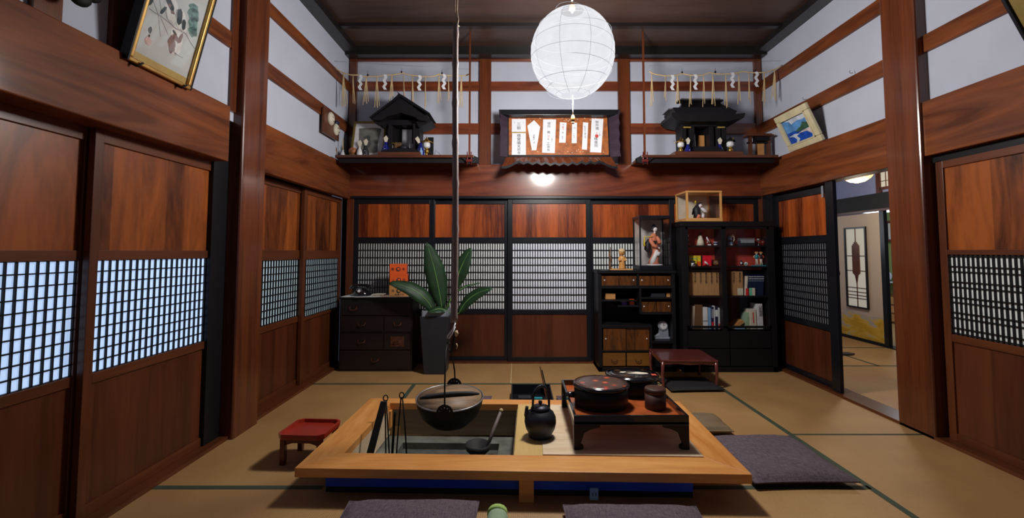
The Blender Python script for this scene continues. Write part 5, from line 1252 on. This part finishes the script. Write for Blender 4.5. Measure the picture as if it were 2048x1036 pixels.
b = MB(); b.tube([(x, -.0022, z), (x, -.003, z)], .019, 16); b.build('red_seal', 'inkred', t)

# ---- shrines
def roof(b, w, d, z, h, drop=.03, th=.018, top=.04, curve=.35, n=8, xoff=0):
    # four sided curved roof from eaves w x d at z up to ridge of length top
    pr = []
    for i in range(n + 1):
        u = i / n; k = (1 - u) ** (1 + curve * 1.5)
        pr.append((top + (w - top) * k, .01 + (d - .01) * k, z + h * u - 0))
    vs = []
    for (ww, dd, zz) in pr: vs += [(xoff - ww / 2, -dd / 2, zz), (xoff + ww / 2, -dd / 2, zz), (xoff + ww / 2, dd / 2, zz), (xoff - ww / 2, dd / 2, zz)]
    vs = [(xoff - w / 2 * .97, -d / 2 * .97, z - th), (xoff + w / 2 * .97, -d / 2 * .97, z - th), (xoff + w / 2 * .97, d / 2 * .97, z - th), (xoff - w / 2 * .97, d / 2 * .97, z - th)] + vs
    m = len(vs) // 4
    fs = [(4 * i + j, 4 * i + (j + 1) % 4, 4 * i + 4 + (j + 1) % 4, 4 * i + 4 + j) for i in range(m - 1) for j in range(4)] + [(3, 2, 1, 0), (4 * m - 4, 4 * m - 3, 4 * m - 2, 4 * m - 1)]
    b.add(vs, fs)
SZ = 2.151; YS = -.25
def sx_(px): return (px - 1034) / 193.0 * 1.0
c = onY(808, 308, YS)
t = thing('household_shrine', 'dark wooden shrine with a pointed gable roof on the left shelf', 'shrine', (c.x, YS, SZ))
b = MB(); b.box(-.215, .215, -.19, .19, 0, .035); b.build('base', 'tray', t, bevel=.003)
b = MB()
for k in range(5): b.box(-.185 + k * .012, .185 - k * .012, -.19 + k * .02, .0, .035 + k * .011, .046 + k * .011)
b.build('steps', 'shrine', t)
for sgn in (-1, 1):
    b = MB(); b.box(sgn * .145 - .03, sgn * .145 + .03, -.05, .12, .035, .37); b.build('side_wall', 'shrine', t, bevel=.002)
b = MB(); b.box(-.17, .17, .10, .12, .09, .37); b.build('back_wall', 'shrine', t)
b = MB(); b.box(-.175, .175, -.055, .13, .345, .40); b.build('lintel', 'shrine', t, bevel=.002)
for sgn in (-1, 1):
    b = MB(); b.box(sgn * .125 - .011, sgn * .125 + .011, -.105, -.085, .09, .345); b.build('post', 'shrine', t)
b = MB(); pts = [(-.29, .372), (-.265, .40), (-.16, .475), (-.07, .545), (0, .60), (.07, .545), (.16, .475), (.255, .41), (.27, .425), (.285, .40), (.26, .355), (.19, .36), (.15, .395), (0, .44), (-.15, .395), (-.20, .36)]
b.prism(pts, -.17, .17, 'y'); b.build('gable_roof', 'shrine', t)
b = MB(); b.prism([(-.31, .385), (-.27, .42), (-.075, .57), (-.02, .625), (-.035, .655), (0, .625), (.02, .615), (.09, .57), (.28, .445), (.30, .43), (.28, .425), (.08, .545), (0, .598), (-.08, .545), (-.28, .39)], -.19, .19, 'y'); b.build('roof_boards', 'black', t)
b = MB(); b.prism([(.15, .36), (.285, .40), (.31, .37), (.25, .335), (.17, .31)], -.12, .12, 'y'); b.build('eave', 'shrine', t)
b = MB(); b.prism([(-.15, .36), (-.285, .375), (-.25, .345), (-.17, .31)], -.12, .12, 'y'); b.build('eave', 'shrine', t)
b = MB(); b.box(-.045, .06, .085, .10, .14, .335); b.build('white_talisman', 'white', t)
for k, (x, m) in enumerate(((-.07, 'brownbook'), (.085, 'offwhite'))):
    b = MB(); b.box(x - .035, x + .035, .02, .04, .09, .09 + (.09 if k == 0 else .075)); b.build('charm', m, t)
b = MB(); b.ball((0, -.01, .115), .045, 14, .7); b.build('mirror_stand', 'ink', t)

c = onY(1403, 308, YS)
t = thing('household_shrine', 'dark wooden shrine with tiered curved roofs on the right shelf', 'shrine', (c.x, YS, SZ))
b = MB(); b.box(-.345, .345, -.19, .20, 0, .04); b.build('base', 'tray', t, bevel=.003)
b = MB()
for k in range(4): b.box(-.15 + k * .01, .15 - k * .01, -.19 + k * .02, .0, .04 + k * .016, .056 + k * .016)
b.build('steps', 'shrine', t)
b = MB(); b.box(-.22, .22, .11, .13, .04, .36); b.build('back_wall', 'shrine', t)
for x in (-.20, -.115, .085, .155, .215):
    b = MB(); b.box(x - .024, x + .024, -.06, .12, .04, .36); b.build('column', 'shrine', t, bevel=.002)
for sg, x in ((-1, -.16), (1, .19)):
    b = MB(); b.box(x - .045, x + .03, -.07, -.05, .31, .335); b.build('brass_plate', 'goldcloth', t)
b = MB(); b.box(-.22, .22, -.07, .13, .325, .37); b.build('lintel', 'shrine', t)
b = MB(); b.prism([(-.365, .435), (-.365, .40), (-.33, .365), (-.2, .345), (.2, .345), (.28, .365), (.36, .385), (.375, .43), (.25, .42), (.12, .435), (-.15, .435), (-.25, .425)], -.19, .17, 'y'); b.build('lower_roof', 'shrine', t)
b = MB(); b.prism([(-.335, .50), (-.335, .485), (-.30, .425), (.29, .425), (.31, .465), (.25, .49), (.235, .50)], -.15, .15, 'y'); b.build('middle_roof', 'black', t)
b = MB(); roof(b, .53, .27, .49, .13, top=.36, curve=.2); b.build('upper_roof', 'shrine', t)
b = MB(); b.box(-.215, .195, -.04, .04, .615, .632); b.build('ridge', 'steel', t)
b = MB(); b.box(-.24, .22, -.045, .045, .60, .617); b.build('ridge_beam', 'black', t)
b = MB(); b.box(-.37, -.28, -.10, .10, .495, .507); b.build('side_plank', 'steel', t)
b = MB(); b.prism([(-.07, .10), (-.045, .10), (-.055, .27), (-.08, .27)], .02, .03, 'y'); b.build('mirror', 'steel', t)
b = MB(); b.prism([(-.03, .10), (.05, .10), (.05, .26), (-.01, .26)], .04, .05, 'y'); b.build('wooden_tablet', 'tanbox', t)

# ---- small things on the shelves
def shelf_thing(name, lb, cat, px, Y=-.34): 
    p = onY(px, 304, Y); return thing(name, lb, cat, (p.x, Y, SZ))
def sake_vase(px, lb, m, s=1.0, Y=-.36, paper=True, tilt=0, name='flask'):
    t = shelf_thing(name, lb, 'flask', px, Y)
    b = MB(); b.lathe([(0, 0), (.022 * s, 0), (.028 * s, .012 * s), (.029 * s, .04 * s), (.022 * s, .065 * s), (.011 * s, .085 * s), (.014 * s, .098 * s)], n=20); b.build('body', m, t)
    if m in ('blue', 'ink'):
        b = MB(); b.ball((.004, -.026 * s, .05 * s), .004, 8); b.ball((.004, -.028 * s, .02 * s), .004, 8); b.build('painted_dot', 'white', t)
    if paper:
        b = MB(); h0 = .09 * s; b.prism([(-.004 + tilt, h0), (.008 + tilt, h0), (.026 + tilt * 3, h0 + .055), (.006 + tilt * 3, h0 + .085), (-.022 + tilt * 3, h0 + .06)], -.002, .002, 'y'); b.build('folded_paper', 'ivory', t)
    return t
sake_vase(686, 'small white round flask at the left end of the left shelf', 'offwhite', .85, Y=-.30, paper=False)
b = MB(); b.tube([(0, 0, .07), (-.002, 0, .2)], [.005, .004], 6); b.build('straw_stem', 'straw', [o for o in bpy.data.objects if o.get('label', '').startswith('small white round flask at the left')][0])
sake_vase(719, 'white flask with folded paper before the framed photograph', 'offwhite', 1.0)
sake_vase(731, 'black flask with folded paper before the framed photograph', 'ink', 1.25, Y=-.33)
sake_vase(771, 'cobalt blue flask left of the gabled shrine', 'blue', 1.55, Y=-.35)
sake_vase(841, 'cobalt blue flask right of the gabled shrine, its paper leaning', 'blue', 1.45, Y=-.35, tilt=-.012)
sake_vase(1376, 'cobalt blue flask left of the tiered shrine steps', 'blue', 1.3, Y=-.36)
sake_vase(1440, 'cobalt blue flask right of the tiered shrine steps', 'blue', 1.3, Y=-.36)
def altar_lamp(px, lb, s=1.0, Y=-.33, gold=True):
    t = shelf_thing('altar_lamp', lb, 'lamp', px, Y); t['group'] = 'brass altar lamps on the shelves'
    b = MB(); b.lathe([(0, 0), (.036 * s, 0), (.034 * s, .008 * s), (.012 * s, .022 * s), (.010 * s, .045 * s), (.022 * s, .056 * s), (.020 * s, .070 * s), (.010 * s, .078 * s), (.018 * s, .088 * s)], n=24); b.build('stand', 'gold', t)
    b = MB(); b.lathe([(.022 * s, .088 * s), (.030 * s, .10 * s), (.030 * s, .125 * s), (.022 * s, .135 * s)], n=20); b.build('shade', 'offwhite', t)
    b = MB(); b.lathe([(.048 * s, .135 * s), (.04 * s, .145 * s), (.016 * s, .16 * s), (.006 * s, .172 * s), (0, .19 * s)], n=6, smooth=False); b.build('roof', 'gold' if gold else 'iron', t)
    for k in range(3):
        a = 2 * PI * k / 3 + .5; b = MB(); b.tube([(.045 * s * math.cos(a), .045 * s * math.sin(a), .137 * s), (.06 * s * math.cos(a), .06 * s * math.sin(a), .145 * s), (.058 * s * math.cos(a), .058 * s * math.sin(a), .160 * s)], .003, 6); b.build('bracket', 'gold', t)
altar_lamp(779, 'brass altar lamp half hidden at the left of the gabled shrine', 1.15, Y=-.26)
altar_lamp(853, 'brass altar lamp at the right of the gabled shrine', 1.25, Y=-.27)
altar_lamp(1362, 'brass altar lamp with spread brackets left of the tiered shrine', 1.1, Y=-.36)
altar_lamp(1461, 'polished brass altar lamp with a dark roof right of the tiered shrine', 1.2, Y=-.34, gold=False)
# daruma like head, spoon, tumbler
t = shelf_thing('clay_head', 'round orange brown clay head before the framed photograph', 'figurine', 706, -.33)
b = MB(); b.lathe([(0, 0), (.03, 0), (.042, .01), (.035, .04)], n=18); b.build('base', 'brownbook', t)
b = MB(); b.ball((0, 0, .065), .043, 18, .9); hd_ = b.build('head', plain('terracotta', (.42, .13, .05), .5, var=.35, nscale=25), t)
b = MB(); b.box(-.022, -.008, -.043, -.036, .07, .076); b.box(.006, .022, -.043, -.036, .07, .076); b.box(-.012, .012, -.045, -.038, .047, .053); b.ball((0, -.042, .062), .007, 8); b.build('face', 'brownbook', hd_)
t = shelf_thing('wooden_spoon', 'dark wooden spoon stood upright at the left end of the left shelf', 'spoon', 673, -.30)
b = MB(); b.lathe([(0, 0), (.02, 0), (.02, .01), (0, .01)], n=14); b.build('foot', 'black', t)
b = MB(); b.tube([(0, 0, .01), (0, 0, .06), (-.002, 0, .085), (-.002, 0, .11)], [.004, .006, .012, .007], 10, .5); b.build('blade', 'brownbook', t)
t = shelf_thing('glass_tumbler', 'small clear tumbler before the right edge of the framed photograph', 'glass', 753, -.37)
b = MB(); b.lathe([(0, .002), (.020, 0), (.024, .07), (.022, .07), (.018, .006)], n=20, open_=True); b.build('tumbler', 'glass', t); b = MB(); b.lathe([(0, .002), (.019, .002), (.019, .01), (0, .01)], n=18); b.build('bottom', 'greyphoto', t)
# dark boards and wire right of gabled shrine
t = shelf_thing('wooden_stele', 'dark upright board with loose wires beside the gabled shrine', 'board', 861, -.20)
b = MB(); b.box(-.03, .03, -.01, .01, 0, .24); b.build('board', 'shrine', t)
b = MB(); b.tube([(.03, -.02, .01), (.06, -.03, .10), (.10, -.03, .06), (.13, -.03, .01), (.20, -.04, .012), (.28, -.05, .03), (.33, -.05, .01)], .002, 5); b.build('wire', 'ink', t)
# miniature gate on the right shelf
t = shelf_thing('miniature_gate', 'small brown wooden gate with flat roof at the right end of the right shelf', 'model gate', 1517, -.24)
b = MB(); b.box(-.135, .135, -.06, .06, .235, .25); b.box(-.12, .12, -.05, .05, .25, .262); b.build('roof', 'tray', t)
for x in (-.085, .105):
    b = MB(); b.box(x - .012, x + .012, -.02, .02, 0, .235); b.build('post', 'tray', t)
b = MB(); b.box(-.115, .11, -.015, .015, .165, .18); b.box(-.04, .10, -.03, .03, .19, .235); b.build('crossbeam', 'shrine', t)
b = MB(); b.box(-.005, .06, .0, .01, 0, .17); b.build('tablet', 'tanbox', t)
for px, lb, h in ((1507, 'small clear glass bottle left of the miniature gate tablet', .15), (1526, 'small clear glass flask at the foot of the miniature gate', .12)):
    t = shelf_thing('glass_flask', lb, 'flask', px, -.33)
    b = MB(); b.lathe([(0, 0), (.019, 0), (.016, .02), (.007, h * .6), (.008, h)], n=16); b.build('bottle', 'glass', t); b = MB(); b.lathe([(0, 0), (.018, 0), (.015, .018), (0, .018)], n=16); b.build('foot', 'grey', t)
solo('dark_bottle', MB().lathe([(0, 0), (.016, 0), (.018, .05), (.008, .07), (.008, .085)], n=14), 'skyblue', 'small blue grey bottle between the gabled shrine and its right flask', 'bottle', (onY(846, 300, -.30).x, -.40, SZ))

# ---- pictures leaning from the walls
def picture(name, label, BL, BR, TLn, H, fw, fd, frame_m, cat='picture'):
    BL, BR, TLn = Vector(BL), Vector(BR), Vector(TLn)
    t = thing(name, label, cat); orient(t, BL, BR - BL, TLn - BL)
    W_ = (BR - BL).length
    for q in ((0, W_, 0, fw), (0, W_, H - fw, H), (0, fw, fw, H - fw), (W_ - fw, W_, fw, H - fw)):
        b = MB(); b.box(*q, -fd, .0); b.build('frame_rail', frame_m, t, bevel=min(fw, fd) * .25)
    b = MB(); b.box(fw * .5, W_ - fw * .5, fw * .5, H - fw * .5, -fd, -fd + .004); b.build('backing', 'blackmatte', t)
    return t, W_
# dogs picture
BL = onX(258, 120, -1.775); BR = onX(381, 180, -1.775); BL.z = BR.z = (BL.z + BR.z) / 2; BL.x = BR.x = -1.775
TR = onY(432, 0, BR.y)
t, W_ = picture('framed_painting', 'gilt framed ink painting of two puppies leaning from the left wall', BL, BR, TR - (BR - BL), .66, .020, .03, 'goldframe')
b = MB(); b.box(-.008, W_ + .008, -.006, .006, -.045, -.028); b.box(-.008, .0, 0, .66, -.045, -.0); b.box(W_, W_ + .008, 0, .66, -.045, -.0); b.build('outer_edge', 'black', t)
b = MB(); b.box(.018, W_ - .018, .018, .055, -.024, -.018); b.build('gold_mount', 'goldcloth', t)
b = MB(); b.box(.018, W_ - .018, .055, .645, -.024, -.019); pap = b.build('painting_paper', plain('painting_paper', (.48, .51, .50), .6, var=.04), t)
KU = W_; 
def dp(px, py):
    u = (px - 301.7 + .26 * py) / 678.; h = 545 + 320 * u - py; return u * (W_ - .04) + .02, .055 + h * .00048
dogink = plain('dog_patch', (.022, .04, .05), .7); dogbrown = plain('dog_brown', (.20, .12, .11), .7, var=.3, nscale=30); green_ = plain('ink_wash_green', (.13, .24, .22), .8, var=.5, nscale=40); pale_ = plain('pale_wash', (.68, .68, .66), .8)
zA = -.019
def bl(name, pts, m, z=.0, seed=1):
    b = MB()
    for (x, y, rx, ry, rot) in pts:
        cx, cy = dp(x, y); blob(b, cx, cy, rx * .00064, ry * .00060, rot, zA + z, zA + z + .0006, wob=.35, seed=seed)
    return b.build(name, m, pap)
bl('painted_puppy', [(560, 110, 95, 70, -.9), (660, 210, 90, 60, -.9), (610, 420, 110, 70, -1.3)], pale_)
bl('puppy_patch', [(530, 45, 60, 28, -.5), (462, 120, 40, 15, 1.2), (560, 100, 30, 14, -1.0), (640, 170, 62, 32, -1.2), (690, 250, 42, 24, -1.2), (590, 350, 30, 12, -.4)], dogink, .0007, 4)
bl('puppy_patch', [(560, 470, 70, 40, -1.2), (600, 400, 38, 24, -.3), (655, 405, 18, 52, -.2), (525, 60, 18, 14, 0), (560, 130, 22, 14, 0)], dogbrown, .0008, 7)
bl('painted_bush', [(800, 50, 50, 36, .2), (800, 130, 60, 60, .2), (800, 230, 50, 66, .2), (800, 320, 48, 44, .2)], green_, .0002, 11)
b = MB()
for pts, wd in (([(340, 10), (420, 20), (440, 130)], .0012), ([(345, 15), (410, 170), (435, 400)], .001), ([(430, 190), (520, 380)], .001), ([(320, 120), (360, 150), (430, 180), (520, 240), (600, 300), (720, 350), (780, 450), (835, 515)], .0022), ([(590, 560), (610, 605)], .001), ([(530, 520), (640, 600), (690, 620)], .0018), ([(480, 100), (500, 200), (580, 290), (680, 320)], .001)):
    stroke(b, [dp(*p) for p in pts], wd, zA + .001, zA + .0016)
b.build('ink_line', 'inkgrey', pap)
bl('ink_blot', [(325, 60, 14, 40, -.4), (330, 340, 14, 26, .2), (320, 400, 8, 12, 0)], dogink, .0010, 5)
bl('seal', [(312, 450, 30, 34, 0)], plain('pink_seal', (.60, .40, .38), .8), .0008, 2)
b = MB(); b.box(.018, W_ - .018, .018, .645, -.012, -.0105); b.build('glass_pane', 'glass', t)
b = MB()
for x in (.06, W_ - .05): b.tube([(x - .03, -.004, -.03), (x - .02, -.012, .005), (x, .012, .012), (x + .012, -.004, -.02)], .005, 6)
b.build('hook', 'iron', t)
# beach picture
BL = onX(1579, 306, 2.655); BR = onX(1645, 281, 2.655); zz = (BL.z + BR.z) / 2; BL.z = BR.z = zz
TL = onY(1546, 238, BL.y)
H = (TL - BL).length
t, W_ = picture('framed_beach_painting', 'small cream framed painting of a blue bay leaning from the right wall', BL, BR, TL, H, .058, .035, 'cream')
b = MB(); i = .055
for q in ((i, W_ - i, i, i + .012), (i, W_ - i, H - i - .012, H - i), (i, i + .012, i, H - i), (W_ - i - .012, W_ - i, i, H - i)): b.box(*q, -.012, .004)
b.build('inner_lip', 'cream', t)
i = .06; w0, w1, h0, h1 = i, W_ - i, i, H - i
b = MB(); b.box(w0, w1, h0, h1, -.02, -.016); cv = b.build('canvas', 'sky', t)
hh = h1 - h0; ww = w1 - w0
def cp(u, v): return (w0 + u * ww, h0 + v * hh)
b = MB(); b.prism([cp(0, 0), cp(1, 0), cp(1, .46), cp(0, .46)], -.016, -.0155, 'z'); b.build('painted_sea', 'sea', cv)
b = MB(); b.prism([cp(.35, .42), cp(.5, .5), cp(.62, .53), cp(.75, .68), cp(.88, .60), cp(1, .72), cp(1, .40), cp(.5, .38)], -.0155, -.015, 'z'); b.build('painted_headland', 'hill', cv)
b = MB(); b.prism([cp(1, .40), cp(.7, .38), cp(.45, .33), cp(.78, .30), cp(.92, .12), cp(.85, 0), cp(1, 0)], -.015, -.0146, 'z'); b.build('painted_sand', 'sand', cv)
b = MB(); b.prism([cp(.05, .32), cp(.3, .36), cp(.5, .30), cp(.35, .26), cp(.42, .12), cp(.3, 0), cp(.22, 0), cp(.3, .14), cp(.22, .26)], -.015, -.0144, 'z'); b.build('painted_surf', 'clouds', cv)
b = MB(); b.prism([cp(.1, .95), cp(.5, 1), cp(1, 1), cp(1, .82), cp(.8, .76), cp(.6, .8), cp(.35, .74), cp(.3, .86)], -.0155, -.015, 'z'); b.build('painted_cloud', 'clouds', cv)
# gilt picture at the right, mostly outside the frame
BL = Vector((2.62, -2.72, 2.18)); BR = Vector((2.62, -3.35, 2.18)); TL = onY(2000, 0, -2.72)
t, W_ = picture('gilt_panel', 'dark edged golden panel leaning out at the upper right corner', BL, BR, TL, .75, .018, .03, 'lacquer')
b = MB(); b.box(.018, W_ - .018, .018, .735, -.02, -.012); b.build('gold_leaf', 'olivegold', t)
# carved black thing at the upper left
t = thing('carved_ornament', 'black carved ornament hanging at the upper left corner', 'ornament', onX(140, -24, -1.76))
b = MB()
for (y, z, r) in ((-.10, .05, .06), (-.03, .02, .055), (.04, -.01, .05), (.09, .03, .045), (.0, .09, .07), (-.13, .12, .06), (.08, .12, .05)): b.ball((0, y, z), r, 12, .8, .5, 1)
b.build('carving', 'iron', t)
# mask board on the left wall
A = onX(648, 218, -1.815); B_ = onX(679, 240, -1.815)
t = thing('mask_board', 'dark board with two white masks on the left wall above the shelf', 'wall ornament', (-1.835, (A.y + B_.y) / 2, 2.44)); t.rotation_euler = (0, 0, 0)
yw = abs(B_.y - A.y) / 2
b = MB(); b.prism([(-yw, -.13), (yw, -.13), (yw, .07), (yw * .6, .115), (-yw * .8, .125), (-yw, .10)], 0, .02, 'x'); b.build('board', 'tray', t, bevel=.003)
for k, (y, z, s_) in enumerate(((-.05, .035, 1.1), (.085, -.035, 1.0))):
    b = MB(); b.ball((.028, y, z), .052 * s_, 16, 1.15, .6, 1); mk = b.build('mask', plain('mask_white', (.62, .58, .46), .5), t)
    b = MB(); b.box(.055, .062, y - .025, y - .008, z + .008, z + .013); b.box(.055, .062, y + .008, y + .025, z + .008, z + .013); b.box(.055, .062, y - .008, y + .012, z - .03, z - .024); b.build('face', 'brownbook', mk)
b = MB(); b.ball((.03, .10, .035), .038, 12, .6, .6, 1); b.build('cap', 'navy', t)
# framed photograph on the left shelf
BL = onY(699, 303, -.28); BR = onY(767, 303, -.28); TL = onY(708, 240, -.22)
BL.z = BR.z = SZ + .010
t, W_ = picture('framed_photograph', 'gilt framed grey photograph standing on the left shelf', BL, BR, (BL.x + .02, -.19, SZ + .34), .43, .024, .018, 'olivegold')
b = MB(); b.box(.02, W_ - .02, .02, .41, -.012, -.008); mt = b.build('mount', 'offwhite', t)
b = MB(); b.prism([(.065, .06), (.12, .05), (.20, .055), (.285, .065), (.275, .16), (.30, .34), (.24, .355), (.12, .35), (.06, .345), (.075, .17)], -.008, -.0075, 'z'); b.build('photograph', 'greyphoto', mt)
b = MB(); blob(b, .16, .16, .05, .06, 0, -.0075, -.007, wob=.4, seed=9); blob(b, .16, .235, .03, .025, 0, -.0075, -.007, wob=.3, seed=5); b.build('photographed_figure', plain('dark_photo', (.07, .07, .065), .5), mt)
# small hooks on the right wall rails
for (x, y, lb) in ((1609, 199, 'small screw hook on the right wall rail above the bay painting'), (1703, 146, 'small screw hook alone on the right wall rail')):
    p = onX(x, y, 2.68); b = MB(); b.tube([(.01, 0, 0), (-.012, 0, 0), (-.018, 0, .012), (-.01, 0, .02)], .003, 6); solo('screw_hook', b, 'steel', lb, 'hook', p)
# door latch plate seen on the right
b = MB(); b.box(-.004, .0, -.012, .012, -.05, .05); p = onX(1645, 383, 2.69); solo('latch_plate', b, 'grey', 'small pale latch plate at the top corner of the right back door', 'latch', p)

# small dark cloth lying on the side room's mats
c = onZ(1684, 709)
b = MB(); b.prism([(-.12, -.05), (.05, -.07), (.13, -.03), (.10, .04), (-.08, .06)], 0, .02, 'z')
solo('dropped_cloth', b, 'slate', 'small dark cloth lying on the mats of the side room', 'cloth', (c.x, c.y, .001), bevel=.006)
